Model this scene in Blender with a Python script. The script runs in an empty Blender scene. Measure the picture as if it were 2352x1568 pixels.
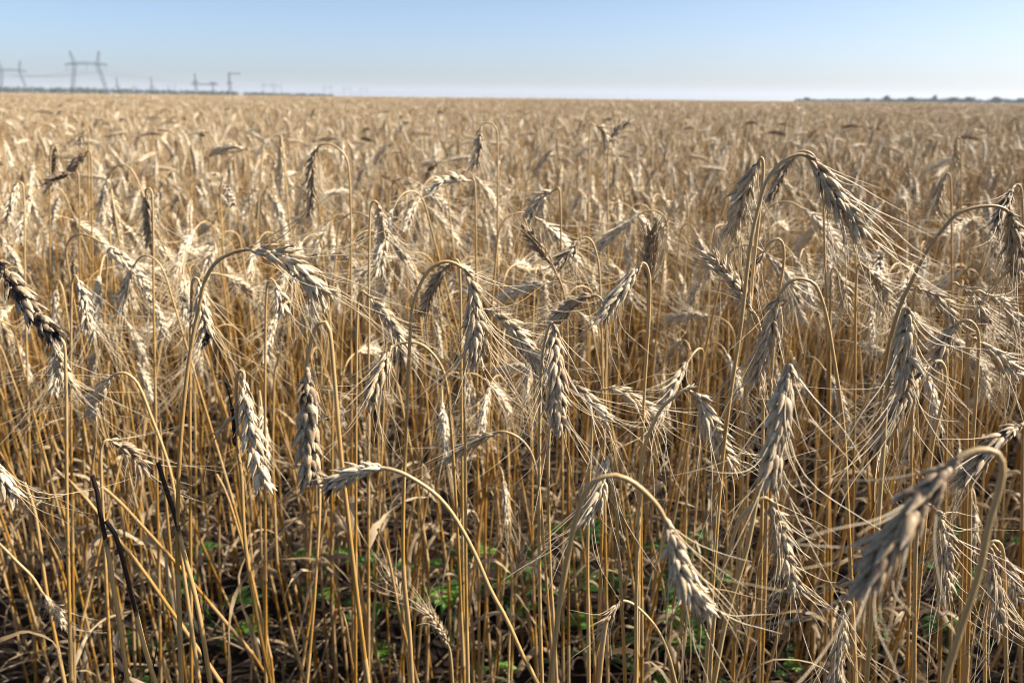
import bpy, math, random
import numpy as np
from mathutils import Vector, Matrix

# ------------------------------------------------------------------ camera, sky, sun, exposure
SC = bpy.context.scene
COL = SC.collection
R = math.radians
FPX = 2352 * 28.0 / 36.0                       # photograph read at 2352 x 1568
CAM_Z, PITCH, ROLL = 0.95, R(16.98), R(0.6)
cam_d = bpy.data.cameras.new('camera')
cam = bpy.data.objects.new('camera', cam_d)
COL.objects.link(cam)
SC.camera = cam
cam_d.sensor_width = 36.0
cam_d.lens = 28.0
cam_d.clip_start = 0.02
cam_d.clip_end = 20000.0
FWD = np.array([0.0, math.cos(PITCH), -math.sin(PITCH)])
RT0 = np.array([1.0, 0.0, 0.0])
UP0 = np.cross(RT0, FWD)
RT = RT0 * math.cos(ROLL) + UP0 * math.sin(ROLL)
UP = UP0 * math.cos(ROLL) - RT0 * math.sin(ROLL)
CAM = np.array([0.0, 0.0, CAM_Z])
cam.matrix_world = Matrix(((RT[0], UP[0], -FWD[0], 0), (RT[1], UP[1], -FWD[1], 0), (RT[2], UP[2], -FWD[2], CAM_Z), (0, 0, 0, 1)))
cam_d.dof.use_dof = True
cam_d.dof.focus_distance = 0.53
cam_d.dof.aperture_fstop = 11.0

SUN_AZ, SUN_EL = R(87), R(41)                  # azimuth from the view direction towards the right
world = bpy.data.worlds.new('World')
SC.world = world
world.use_nodes = True
wn = world.node_tree
bg = wn.nodes['Background']
sky = wn.nodes.new('ShaderNodeTexSky')
sky.sky_type = 'NISHITA'
sky.sun_disc = False
sky.sun_elevation = SUN_EL
sky.sun_rotation = SUN_AZ
sky.air_density = 0.6
sky.dust_density = 1.5
sky.ozone_density = 2.0
wn.links.new(sky.outputs[0], bg.inputs[0])
bg.inputs[1].default_value = 0.092
sun_d = bpy.data.lights.new('sun', 'SUN')
sun_d.energy = 5.0
sun_d.angle = R(0.53)
sun_d.color = (1.0, 0.93, 0.84)
sun = bpy.data.objects.new('sun', sun_d)
COL.objects.link(sun)
sd = Vector((math.sin(SUN_AZ) * math.cos(SUN_EL), math.cos(SUN_AZ) * math.cos(SUN_EL), math.sin(SUN_EL)))
sun.rotation_euler = sd.to_track_quat('Z', 'Y').to_euler()
SC.view_settings.view_transform = 'Standard'
SC.view_settings.look = 'None'
SC.view_settings.exposure = 1.06
SC.view_settings.gamma = 1.0
SC.cycles.use_denoising = True
SC.cycles.use_adaptive_sampling = False
SC.cycles.filter_width = 1.1
SC.cycles.max_bounces = 6
SC.cycles.diffuse_bounces = 1
SC.cycles.glossy_bounces = 2
SC.cycles.transmission_bounces = 3
SC.cycles.volume_bounces = 1
SC.cycles.transparent_max_bounces = 6

rng = np.random.default_rng(20)
random.seed(20)


def at(px, py, Y):
    """the point at ground distance Y seen at a place in the photograph"""
    d = FWD + RT * ((px - 1176) / FPX) + UP * ((784 - py) / FPX)
    return CAM + d * (Y / d[1])


def on_ground(px, py, z=0.0):
    d = FWD + RT * ((px - 1176) / FPX) + UP * ((784 - py) / FPX)
    return CAM + d * ((z - CAM_Z) / d[2])


def project(p):
    v = np.asarray(p) - CAM
    w = v @ FWD
    return 1176 + (v @ RT) / w * FPX, 784 - (v @ UP) / w * FPX, w


# ------------------------------------------------------------------ materials
def new_mat(name):
    m = bpy.data.materials.new(name)
    m.use_nodes = True
    nt = m.node_tree
    return m, nt, nt.nodes['Principled BSDF'], nt.nodes['Material Output']


def ramp(nt, stops, inp):
    n = nt.nodes.new('ShaderNodeValToRGB')
    e = n.color_ramp.elements
    while len(e) < len(stops):
        e.new(0.5)
    for k, (p, c) in enumerate(stops):
        e[k].position = p
        e[k].color = (*c, 1)
    nt.links.new(inp, n.inputs[0])
    return n


def math_node(nt, op, a, b=None, clamp=False):
    n = nt.nodes.new('ShaderNodeMath')
    n.operation = op
    n.use_clamp = clamp
    for k, v in enumerate((a, b)):
        if v is None:
            continue
        if isinstance(v, (int, float)):
            n.inputs[k].default_value = v
        else:
            nt.links.new(v, n.inputs[k])
    return n.outputs[0]


def mix_rgb(nt, fac, a, b, mode='MIX'):
    n = nt.nodes.new('ShaderNodeMix')
    n.data_type = 'RGBA'
    n.blend_type = mode
    for k, v in ((0, fac), (6, a), (7, b)):
        if isinstance(v, (int, float)):
            n.inputs[k].default_value = v
        elif isinstance(v, tuple):
            n.inputs[k].default_value = (*v, 1)
        else:
            nt.links.new(v, n.inputs[k])
    return n.outputs[2]


def noise(nt, scale, detail=3.0, vec=None, rough=0.55):
    n = nt.nodes.new('ShaderNodeTexNoise')
    n.inputs['Scale'].default_value = scale
    n.inputs['Detail'].default_value = detail
    n.inputs['Roughness'].default_value = rough
    if vec is not None:
        nt.links.new(vec, n.inputs['Vector'])
    return n


def straw_material(name, stops, pale, roughness, spec, translucent, fibre, mottling, bump):
    """dry plant matter: the 'wear' attribute holds tone (r), scorching (g) and paleness (b)"""
    m, nt, bs, out = new_mat(name)
    at_n = nt.nodes.new('ShaderNodeAttribute')
    at_n.attribute_name = 'wear'
    sep = nt.nodes.new('ShaderNodeSeparateColor')
    nt.links.new(at_n.outputs['Color'], sep.inputs[0])
    oi = nt.nodes.new('ShaderNodeObjectInfo')
    tc = nt.nodes.new('ShaderNodeTexCoord')
    mp = nt.nodes.new('ShaderNodeMapping')
    mp.inputs['Scale'].default_value = fibre
    nt.links.new(tc.outputs['Object'], mp.inputs['Vector'])
    n1 = noise(nt, 1.0, 3.0, mp.outputs[0])
    t = math_node(nt, 'ADD', sep.outputs[0], math_node(nt, 'MULTIPLY', math_node(nt, 'SUBTRACT', n1.outputs['Fac'], 0.5), mottling))
    t = math_node(nt, 'ADD', t, math_node(nt, 'MULTIPLY', math_node(nt, 'SUBTRACT', oi.outputs['Random'], 0.5), 0.16), True)
    col = ramp(nt, stops, t).outputs[0]
    col = mix_rgb(nt, sep.outputs[2], col, pale)
    n2 = noise(nt, 260.0, 3.0, tc.outputs['Object'])
    ch = math_node(nt, 'ADD', math_node(nt, 'MULTIPLY', math_node(nt, 'SUBTRACT', n2.outputs['Fac'], 0.5), 1.3), math_node(nt, 'SUBTRACT', math_node(nt, 'MULTIPLY', sep.outputs[1], 2.4), 0.75))
    ch = math_node(nt, 'MULTIPLY', ch, 2.2, True)
    col = mix_rgb(nt, ch, col, (0.020, 0.012, 0.008))
    nt.links.new(col, bs.inputs['Base Color'])
    bs.inputs['Roughness'].default_value = roughness
    bs.inputs['Specular IOR Level'].default_value = spec
    if bump:
        b = nt.nodes.new('ShaderNodeBump')
        b.inputs['Strength'].default_value = 0.5
        b.inputs['Distance'].default_value = bump
        nt.links.new(n1.outputs['Fac'], b.inputs['Height'])
        nt.links.new(b.outputs[0], bs.inputs['Normal'])
    if translucent:
        tr = nt.nodes.new('ShaderNodeBsdfTranslucent')
        nt.links.new(col, tr.inputs[0])
        mx = nt.nodes.new('ShaderNodeMixShader')
        mx.inputs[0].default_value = translucent
        nt.links.new(bs.outputs[0], mx.inputs[1])
        nt.links.new(tr.outputs[0], mx.inputs[2])
        nt.links.new(mx.outputs[0], out.inputs[0])
    return m


M = {}
M['stem'] = straw_material('straw_stem', [(0.0, (0.13, 0.058, 0.009)), (0.5, (0.39, 0.198, 0.034)), (1.0, (0.60, 0.41, 0.165))],
                           (0.52, 0.39, 0.215), 0.42, 0.45, 0.0, (900, 900, 30), 0.55, 0.0004)
M['husk'] = straw_material('wheat_husk', [(0.0, (0.24, 0.16, 0.095)), (0.45, (0.52, 0.38, 0.21)), (1.0, (0.86, 0.72, 0.50))],
                           (0.72, 0.62, 0.47), 0.5, 0.35, 0.10, (420, 420, 420), 0.75, 0.0006)
M['awn'] = straw_material('wheat_awn', [(0.0, (0.42, 0.28, 0.12)), (0.5, (0.60, 0.45, 0.25)), (1.0, (0.70, 0.57, 0.38))],
                          (0.74, 0.64, 0.46), 0.4, 0.5, 0.15, (60, 60, 60), 0.3, 0)
M['leaf'] = straw_material('dry_leaf', [(0.0, (0.085, 0.05, 0.022)), (0.5, (0.24, 0.155, 0.07)), (1.0, (0.55, 0.42, 0.25))],
                           (0.66, 0.55, 0.38), 0.6, 0.3, 0.25, (500, 500, 60), 0.6, 0)


def green_material():
    m, nt, bs, out = new_mat('weed_leaf')
    a = nt.nodes.new('ShaderNodeAttribute')
    a.attribute_name = 'wear'
    sep = nt.nodes.new('ShaderNodeSeparateColor')
    nt.links.new(a.outputs['Color'], sep.inputs[0])
    col = ramp(nt, [(0, (0.020, 0.055, 0.014)), (0.5, (0.055, 0.15, 0.022)), (1, (0.21, 0.33, 0.04))], sep.outputs[0]).outputs[0]
    nt.links.new(col, bs.inputs['Base Color'])
    bs.inputs['Roughness'].default_value = 0.5
    tr = nt.nodes.new('ShaderNodeBsdfTranslucent')
    nt.links.new(mix_rgb(nt, 0.5, col, (0.2, 0.42, 0.03)), tr.inputs[0])
    mx = nt.nodes.new('ShaderNodeMixShader')
    mx.inputs[0].default_value = 0.28
    nt.links.new(bs.outputs[0], mx.inputs[1])
    nt.links.new(tr.outputs[0], mx.inputs[2])
    nt.links.new(mx.outputs[0], out.inputs[0])
    return m


def soil_material():
    m, nt, bs, out = new_mat('soil')
    tc = nt.nodes.new('ShaderNodeTexCoord')
    n1 = noise(nt, 7.0, 6.0, tc.outputs['Object'])
    n2 = noise(nt, 120.0, 5.0, tc.outputs['Object'])
    f = math_node(nt, 'ADD', math_node(nt, 'MULTIPLY', n1.outputs['Fac'], 0.6), math_node(nt, 'MULTIPLY', n2.outputs['Fac'], 0.4))
    col = ramp(nt, [(0.3, (0.010, 0.007, 0.005)), (0.55, (0.021, 0.014, 0.010)), (0.75, (0.05, 0.034, 0.024))], f).outputs[0]
    nt.links.new(col, bs.inputs['Base Color'])
    bs.inputs['Roughness'].default_value = 0.95
    bs.inputs['Specular IOR Level'].default_value = 0.15
    b = nt.nodes.new('ShaderNodeBump')
    b.inputs['Strength'].default_value = 0.8
    b.inputs['Distance'].default_value = 0.006
    nt.links.new(n2.outputs['Fac'], b.inputs['Height'])
    nt.links.new(b.outputs[0], bs.inputs['Normal'])
    return m


def plain_material(name, a, b, scale, rough=0.8, metallic=0.0):
    m, nt, bs, out = new_mat(name)
    tc = nt.nodes.new('ShaderNodeTexCoord')
    n = noise(nt, scale, 4.0, tc.outputs['Object'])
    nt.links.new(ramp(nt, [(0.3, a), (0.7, b)], n.outputs['Fac']).outputs[0], bs.inputs['Base Color'])
    bs.inputs['Roughness'].default_value = rough
    bs.inputs['Metallic'].default_value = metallic
    return m


M['green'] = green_material()
M['soil'] = soil_material()
M['crop'] = plain_material('ripe_crop', (0.30, 0.21, 0.11), (0.46, 0.34, 0.19), 0.8, 0.9)
M['steel'] = plain_material('galvanised_steel', (0.10, 0.12, 0.17), (0.15, 0.17, 0.22), 0.5, 0.6)
M['foliage'] = plain_material('tree_foliage', (0.018, 0.035, 0.012), (0.055, 0.085, 0.03), 0.4, 0.8)
M['bark'] = plain_material('bark', (0.06, 0.045, 0.03), (0.12, 0.09, 0.06), 3.0, 0.9)


# ------------------------------------------------------------------ mesh collecting
class MB:
    """collects quads with a per-vertex wear colour, builds ONE mesh"""
    def __init__(self):
        self.v, self.q, self.c, self.n = [], [], [], 0

    def add(self, v, q, c):
        v = np.asarray(v, dtype=np.float32).reshape(-1, 3)
        self.v.append(v)
        self.q.append(np.asarray(q, dtype=np.int32).reshape(-1, 4) + self.n)
        c = np.asarray(c, dtype=np.float32)
        self.c.append(np.broadcast_to(c, (len(v), 3)))
        self.n += len(v)

    def join(self, o, mat=None):
        """adds another collector, moved by a 4x4 matrix"""
        if not o.v:
            return
        v = np.concatenate(o.v)
        q = np.concatenate(o.q)
        c = np.concatenate(o.c)
        if mat is not None:
            v = v @ mat[:3, :3].T + mat[:3, 3]
        self.add(v, q, c)

    def mesh(self, name, mat, smooth=True):
        return build_mesh(name, [(self, mat)], smooth)

    def build(self, name, mat, parent=None, smooth=True):
        return link(name, self.mesh(name, mat, smooth), parent)


def build_mesh(name, pairs, smooth=True):
    v = np.concatenate([x for b, _ in pairs for x in b.v])
    c = np.concatenate([x for b, _ in pairs for x in b.c])
    qs, mi, base = [], [], 0
    for k, (b, _) in enumerate(pairs):
        q = np.concatenate(b.q) + base
        qs.append(q)
        mi.append(np.full(len(q), k, dtype=np.int32))
        base += b.n
    q = np.concatenate(qs)
    me = bpy.data.meshes.new(name)
    me.vertices.add(len(v))
    me.vertices.foreach_set('co', v.astype(np.float32).ravel())
    me.loops.add(q.size)
    me.loops.foreach_set('vertex_index', q.ravel().astype(np.int32))
    me.polygons.add(len(q))
    me.polygons.foreach_set('loop_start', np.arange(0, q.size, 4, dtype=np.int32))
    me.polygons.foreach_set('loop_total', np.full(len(q), 4, dtype=np.int32))
    me.polygons.foreach_set('material_index', np.concatenate(mi))
    me.polygons.foreach_set('use_smooth', np.full(len(q), smooth, dtype=bool))
    ca = me.color_attributes.new('wear', 'FLOAT_COLOR', 'POINT')
    ca.data.foreach_set('color', np.concatenate([c, np.ones((len(c), 1), np.float32)], axis=1).astype(np.float32).ravel())
    for _, m in pairs:
        me.materials.append(m)
    me.update(calc_edges=True)
    me.validate()
    return me


def link(name, data, parent=None):
    o = bpy.data.objects.new(name, data)
    COL.objects.link(o)
    if parent is not None:
        o.parent = parent
    return o


def tag(o, label=None, cat=None, group=None, kind=None):
    for k, x in (('label', label), ('category', cat), ('group', group), ('kind', kind)):
        if x:
            o[k] = x
    return o


def unit(v):
    return v / (np.linalg.norm(v, axis=-1, keepdims=True) + 1e-12)


def frames(P, ref=None):
    T = unit(np.gradient(P, axis=0))
    n = np.array(ref if ref is not None else (0.31, 0.87, 0.13), dtype=float)
    N = np.zeros_like(P)
    for i in range(len(P)):
        n = n - T[i] * (n @ T[i])
        n = n / (np.linalg.norm(n) + 1e-9)
        N[i] = n
    return T, N, np.cross(T, N)


def smooth_path(P, n):
    """Catmull-Rom through the points, evenly resampled"""
    P = np.asarray(P, dtype=float)
    Q = np.vstack([2 * P[0] - P[1], P, 2 * P[-1] - P[-2]])
    out = []
    for i in range(1, len(Q) - 2):
        p0, p1, p2, p3 = Q[i - 1], Q[i], Q[i + 1], Q[i + 2]
        t0 = 0.0
        t1 = t0 + np.linalg.norm(p1 - p0) ** 0.5 + 1e-6
        t2 = t1 + np.linalg.norm(p2 - p1) ** 0.5 + 1e-6
        t3 = t2 + np.linalg.norm(p3 - p2) ** 0.5 + 1e-6
        t = np.linspace(t1, t2, 12, endpoint=(i == len(Q) - 3))[:, None]
        A1 = (t1 - t) / (t1 - t0) * p0 + (t - t0) / (t1 - t0) * p1
        A2 = (t2 - t) / (t2 - t1) * p1 + (t - t1) / (t2 - t1) * p2
        A3 = (t3 - t) / (t3 - t2) * p2 + (t - t2) / (t3 - t2) * p3
        B1 = (t2 - t) / (t2 - t0) * A1 + (t - t0) / (t2 - t0) * A2
        B2 = (t3 - t) / (t3 - t1) * A2 + (t - t1) / (t3 - t1) * A3
        out.append((t2 - t) / (t2 - t1) * B1 + (t - t1) / (t2 - t1) * B2)
    C = np.vstack(out)
    return resample(C, n)


def arclen(C):
    return np.concatenate([[0], np.cumsum(np.linalg.norm(np.diff(C, axis=0), axis=1))])


def resample(C, n):
    s = arclen(C)
    u = np.linspace(0, s[-1], n) if np.isscalar(n) else np.asarray(n)
    return np.stack([np.interp(u, s, C[:, k]) for k in range(3)], axis=1)


def dense_top(C, n):
    """resampled with the points crowding towards the neck"""
    t = np.linspace(0, 1, n)
    return resample(C, arclen(C)[-1] * (1 - (1 - t) ** 2))


def tube(mb, P, rad, k, col, ref=None):
    n = len(P)
    T, N, B = frames(P, ref)
    a = np.arange(k) * 2 * math.pi / k
    rad = np.broadcast_to(np.asarray(rad, dtype=float), (n,))
    v = P[:, None] + rad[:, None, None] * (np.cos(a)[None, :, None] * N[:, None] + np.sin(a)[None, :, None] * B[:, None])
    i, j = np.meshgrid(np.arange(n - 1), np.arange(k), indexing='ij')
    j2 = (j + 1) % k
    q = np.stack([i * k + j, i * k + j2, (i + 1) * k + j2, (i + 1) * k + j], axis=-1)
    col = np.asarray(col, dtype=float)
    if col.ndim == 2:
        col = np.repeat(col, k, axis=0)
    mb.add(v, q, col)


def hairs(mb, P, rad, col):
    """many thin three-sided tubes at once; P (m, n, 3), rad (n,), col (m, 3)"""
    m, n = P.shape[:2]
    if m == 0:
        return
    T = unit(np.gradient(P, axis=1))
    ref = np.array([0.37, -0.61, 0.7])
    N = unit(np.cross(T, ref))
    B = np.cross(T, N)
    a = np.arange(3) * 2 * math.pi / 3
    v = P[:, :, None] + rad[None, :, None, None] * (np.cos(a)[None, None, :, None] * N[:, :, None] + np.sin(a)[None, None, :, None] * B[:, :, None])
    h, i, j = np.meshgrid(np.arange(m), np.arange(n - 1), np.arange(3), indexing='ij')
    b = h * n * 3
    j2 = (j + 1) % 3
    q = np.stack([b + i * 3 + j, b + i * 3 + j2, b + (i + 1) * 3 + j2, b + (i + 1) * 3 + j], axis=-1)
    mb.add(v, q, np.repeat(col, n * 3, axis=0))


# ------------------------------------------------------------------ wheat
def husk_template(rings, segs):
    t = np.array(rings[0])
    r = np.array(rings[1])
    a = np.arange(segs) * 2 * math.pi / segs + math.pi / 2
    x = np.cos(a)
    y = np.sin(a)
    y = np.where(y > 0, np.sign(y) * np.abs(y) ** 1.5 * 1.15, y * 0.45)   # keeled outside, flat inside
    V = np.zeros((len(t), segs, 3))
    V[:, :, 0] = r[:, None] * x[None] * 0.5
    V[:, :, 1] = r[:, None] * y[None] * 0.44 - 0.30 * (t[:, None] - 0.30) ** 2 + 0.45 * np.clip(t[:, None] - 0.72, 0, 1) ** 2 * 3
    V[:, :, 2] = t[:, None]
    i, j = np.meshgrid(np.arange(len(t) - 1), np.arange(segs), indexing='ij')
    j2 = (j + 1) % segs
    q = np.stack([i * segs + j, i * segs + j2, (i + 1) * segs + j2, (i + 1) * segs + j], axis=-1).reshape(-1, 4)
    return V.reshape(-1, 3), q, np.repeat(t, segs)


HUSK = {
    2: husk_template(([0, 0.1, 0.24, 0.42, 0.62, 0.80, 0.90, 1.0], [0.35, 0.78, 1.0, 0.97, 0.72, 0.40, 0.17, 0.03]), 10),
    1: husk_template(([0, 0.28, 0.65, 1.0], [0.45, 1.0, 0.7, 0.04]), 5),
    0: husk_template(([0, 0.4, 1.0], [0.5, 1.0, 0.15]), 3),
}


def make_ear(C, g, lod=2, twist=0.0, width=1.0, awn_len=0.055, awned=1.0, tone=0.5, char=0.0, char_tip=0.0, awn_spread=42, plump=1.0, spacing=0.0043):
    """ear of husks along curve C; returns (husks, awns)"""
    husks, awns = MB(), MB()
    s = arclen(C)
    L = s[-1]
    T0, N0, B0 = frames(C)
    ni = max(5, int(round(L / spacing)))
    if lod == 0:
        ni = max(4, int(L / 0.009))
    u = np.linspace(0.0, L * 0.9, ni)
    if lod == 2:
        u = np.concatenate([[0.0], np.linspace(L * 0.07, L * 0.9, ni - 1)])
    ip = lambda A: np.stack([np.interp(u, s, A[:, k]) for k in range(3)], axis=1)
    P, T, N, B = ip(C), unit(ip(T0)), unit(ip(N0)), unit(ip(B0))
    f = u / L
    env = np.interp(f, [0, 0.08, 0.25, 0.6, 0.85, 1.0], [0.5, 0.72, 1.0, 1.02, 0.88, 0.7])
    ct, st = math.cos(twist), math.sin(twist)
    Bt = B * ct + N * st
    Nt = N * ct - B * st
    side = np.where(np.arange(ni) % 2 == 0, 1.0, -1.0)[:, None]
    if lod == 2:
        fl = [(-66, 13, 0.84, 0.0), (66, 13, 0.84, 0.0), (-30, 21, 1.0, 0.0016), (30, 21, 1.0, 0.0016), (0, 25, 0.86, 0.0042), (-48, 27, 0.92, 0.003), (48, 27, 0.92, 0.003)]
    elif lod == 1:
        fl = [(-50, 18, 1.0, 0.0), (50, 18, 1.0, 0.0), (0, 24, 0.9, 0.003)]
    else:
        fl = [(-40, 22, 1.3, 0.0), (40, 22, 1.3, 0.0)]
    TV, TQ, TT = HUSK[lod]
    heads, dirs, rads, fr = [], [], [], []
    for phi, th, ln, off in fl:
        m = ni
        ph = np.radians(phi + g.normal(0, 12 if lod == 2 else 8, m))[:, None]
        thv = np.radians(th + g.normal(3.5, 8 if lod == 2 else 5, m))[:, None]
        rad = unit(side * Bt * np.cos(ph) + Nt * np.sin(ph))
        d = unit(T * np.cos(thv) + rad * np.sin(thv))
        e = env[:, None] * np.clip(1 + g.normal(0, 0.13, m), 0.55, 1.3)[:, None]
        pos = P + rad * 0.0014 * e * width + T * off
        Y = unit(rad - d * np.sum(rad * d, axis=1, keepdims=True))
        X = np.cross(Y, d)
        ln_ = 0.0122 * ln * e * (0.8 + 0.2 * width)
        wd = (0.0028 if abs(phi) == 48 and lod == 2 else 0.0037) * e * width * plump * (1.75 if lod == 0 else 1.25 if lod == 1 else 1)
        v = pos[:, None] + X[:, None] * (TV[None, :, 0:1] * wd[:, None]) + Y[:, None] * (TV[None, :, 1:2] * wd[:, None]) + d[:, None] * (TV[None, :, 2:3] * ln_[:, None])
        q = TQ[None] + (np.arange(m) * len(TV))[:, None, None]
        ton = np.clip(tone + g.normal(0, 0.13, m), 0, 1)
        ch = np.clip(char + char_tip * np.clip((f - 0.45) * 2.2, 0, 1) + (g.normal(0, 0.12, m) if char + char_tip > 0 else 0), 0, 1)
        c = np.zeros((m, len(TV), 3))
        c[:, :, 0] = ton[:, None]
        c[:, :, 1] = ch[:, None] * (1.15 - 0.45 * TT[None])
        c[:, :, 2] = 0.35 * (TT[None] > 0.75)
        if lod == 2:                                  # nerves of the papery husk
            c[:, :, 0] = np.clip(c[:, :, 0] + 0.16 * np.where(np.arange(len(TV)) % 2, 1, -1)[None] + g.normal(0, 0.05, (m, len(TV))), 0, 1)
        husks.add(v, q, c.reshape(-1, 3))
        if abs(phi) in (0, 28, 30, 40, 50):
            heads.append(pos + d * ln_)
            dirs.append(d)
            rads.append(rad)
            fr.append(f)
    # rachis
    tube(husks, C[: max(3, int(len(C) * 0.95))], 0.0009, 5 if lod == 2 else 3, (tone * 0.8, char, 0.0))
    H, D, Rd, F = (np.concatenate(x) for x in (heads, dirs, rads, fr))
    keep = g.random(len(H)) < awned * (0.60 if lod == 2 else 0.50 if lod == 1 else 0.18)
    H, D, Rd, F = H[keep], D[keep], Rd[keep], F[keep]
    m = len(H)
    if m and awn_len > 0:
        n = {2: 9, 1: 5, 0: 3}[lod]
        Tt = np.stack([np.interp(F * L, s, T0[:, k]) for k in range(3)], axis=1)
        ang = np.radians(np.clip(g.normal(awn_spread, 13, m), 6, 95))[:, None]
        d1 = unit(Tt * np.cos(ang) + Rd * np.sin(ang) + g.normal(0, 0.16, (m, 3)))
        d2 = unit(d1 + g.normal(0, 0.16, (m, 3)) + Rd * g.normal(0.02, 0.18, (m, 1)))
        t = np.linspace(0, 1, n)
        w1 = np.clip(t / 0.4, 0, 1)[None, :, None]
        w2 = np.clip((t - 0.4) / 0.6, 0, 1)[None, :, None]
        dd = unit((D[:, None] * (1 - w1) + d1[:, None] * w1) * (1 - w2) + d2[:, None] * w2)
        ln = (awn_len * np.clip(g.normal(0.95, 0.25, m), 0.2, 1.5))[:, None, None]
        step = dd[:, :-1] * ln / (n - 1)
        Pw = np.concatenate([H[:, None], H[:, None] + np.cumsum(step, axis=1)], axis=1)
        r = {2: np.linspace(0.00036, 0.00010, n), 1: np.linspace(0.00042, 0.00020, n), 0: np.linspace(0.0006, 0.0004, n)}[lod]
        cc = np.stack([np.clip(0.55 + g.normal(0, 0.2, m), 0, 1), np.full(m, min(1, char * 0.9)), np.clip(g.normal(0.2, 0.25, m), 0, 1)], axis=1)
        hairs(awns, Pw, r, cc)
    return husks, awns


def make_stem(C, g, r0, r1, tone, k=8, char_from=None, nodes=True, char=0.0):
    """straw from ground (C[0]) to the neck (C[-1]); sheaths are paler and thicker, nodes swell"""
    mb = MB()
    s = arclen(C)
    L = s[-1]
    base_h = s
    joints = [L * x for x in (0.13, 0.32, 0.58)] if nodes else []
    extra = []
    for j in joints:
        extra += [j - 0.0035, j - 0.001, j + 0.001, j + 0.0035]
        e = j + (0.11 + 0.04 * math.sin(j * 77)) * L
        extra += [e - 0.0004, e + 0.0004]
    if nodes:
        u = np.unique(np.clip(np.concatenate([s, extra]), 0, L))
    else:
        u = s
    P = resample(C, u)
    f = u / L
    r = r0 + (r1 - r0) * f
    col = np.zeros((len(u), 3))
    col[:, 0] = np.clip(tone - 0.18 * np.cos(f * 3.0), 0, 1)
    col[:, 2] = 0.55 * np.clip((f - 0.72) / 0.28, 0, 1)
    for j in joints:
        e = j + (0.11 + 0.04 * math.sin(j * 77)) * L
        inside = (u > j) & (u < e)
        r = np.where(inside, r * 1.14, r)
        col[inside, 2] = 0.38
        nd = np.abs(u - j) < 0.002
        r = np.where(nd, r * 1.3, r)
        col[nd, 2] = 0.2
        col[nd, 0] = 0.2
    col[:, 1] = char
    if char_from is not None:
        col[:, 1] = np.clip((f - char_from) / 0.04 + 0.3, 0, 0.58)
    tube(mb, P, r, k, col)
    return mb


def make_leaf(g, p, tan, length, width, az, droop, tone, char=0.0, n=14, pale=0.1):
    """dry ribbon leaf springing from p, V-folded, twisting and curling down"""
    mb = MB()
    out = np.array([math.cos(az), math.sin(az), 0.0])
    d = unit(np.asarray(tan) * 0.9 + out * 0.45)
    pts, dirs = [np.asarray(p, dtype=float)], []
    curl = g.normal(0, 0.10, 3)
    for i in range(n):
        dirs.append(d)
        pts.append(pts[-1] + d * length / n)
        d = unit(d + np.array([0, 0, -1.0]) * droop / n * 2.4 + curl * (0.4 + i / n) + g.normal(0, 0.10, 3))
    P = np.array(pts)
    T, N, B = frames(P, np.cross(out, [0, 0, 1]))
    t = np.linspace(0, 1, len(P))
    tw = np.cumsum(g.normal(g.normal(0, 0.2), 0.22, len(P)))[:, None]
    W = N * np.cos(tw) + B * np.sin(tw)
    Q = np.cross(T, W)
    w = (width * 0.5 * np.interp(t, [0, 0.12, 0.6, 1], [0.55, 1, 0.75, 0.04]))[:, None] * (1 + 0.2 * g.normal(0, 1, (len(P), 1)))
    v = np.stack([P - W * w + Q * w * 0.5, P, P + W * w + Q * w * 0.5], axis=1)
    i, j = np.meshgrid(np.arange(len(P) - 1), np.arange(2), indexing='ij')
    q = np.stack([i * 3 + j, i * 3 + j + 1, (i + 1) * 3 + j + 1, (i + 1) * 3 + j], axis=-1)
    c = np.zeros((len(P), 3, 3))
    c[:, :, 0] = np.clip(tone + g.normal(0, 0.06, len(P)), 0, 1)[:, None]
    c[:, :, 1] = char
    c[:, :, 2] = pale
    mb.add(v, q, c.reshape(-1, 3))
    return mb


def stalk_curve(g, H, bend, lean, ear_len, neck=0.10, az=0.0, ear_bend=25, n=36):
    """a free-standing stalk: stem curve and ear curve; bend is the angle (degrees) the neck turns over"""
    Ls = H
    s = np.linspace(0, Ls + ear_len, 160)
    th = R(lean) * np.clip(s / (Ls * 0.6), 0, 1)
    for fj in (0.13, 0.32, 0.58, 0.80):
        th = th + R(g.normal(0, 3.5)) * (s > fj * Ls)
    x = np.clip((s - (Ls - neck)) / neck, 0, 1)
    th = th + R(bend - ear_bend) * (x * x * (3 - 2 * x))
    th = th + R(ear_bend) * np.clip((s - Ls) / ear_len, 0, 1)
    wob = R(5) * np.sin(s * g.uniform(5, 9) + g.uniform(0, 6))
    d = np.stack([np.sin(th), np.sin(wob) * np.clip(1 - s / Ls, 0.2, 1), np.cos(th)], axis=1)
    P = np.concatenate([[[0, 0, 0]], np.cumsum(unit(d[:-1]) * np.diff(s)[:, None], axis=0)])
    ca, sa = math.cos(az), math.sin(az)
    P = P @ np.array([[ca, sa, 0], [-sa, ca, 0], [0, 0, 1]])
    k = np.searchsorted(s, Ls)
    return P[: k + 1], P[k:]


# ------------------------------------------------------------------ the ground
def axis(lo, hi, step, far, grow=1.25):
    a = list(np.arange(lo, hi + step / 2, step))
    d = step
    while a[-1] < far:
        d *= grow
        a.append(a[-1] + d)
    d = step
    while a[0] > -far:
        d *= grow
        a.insert(0, a[0] - d)
    return np.array(a)


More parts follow.
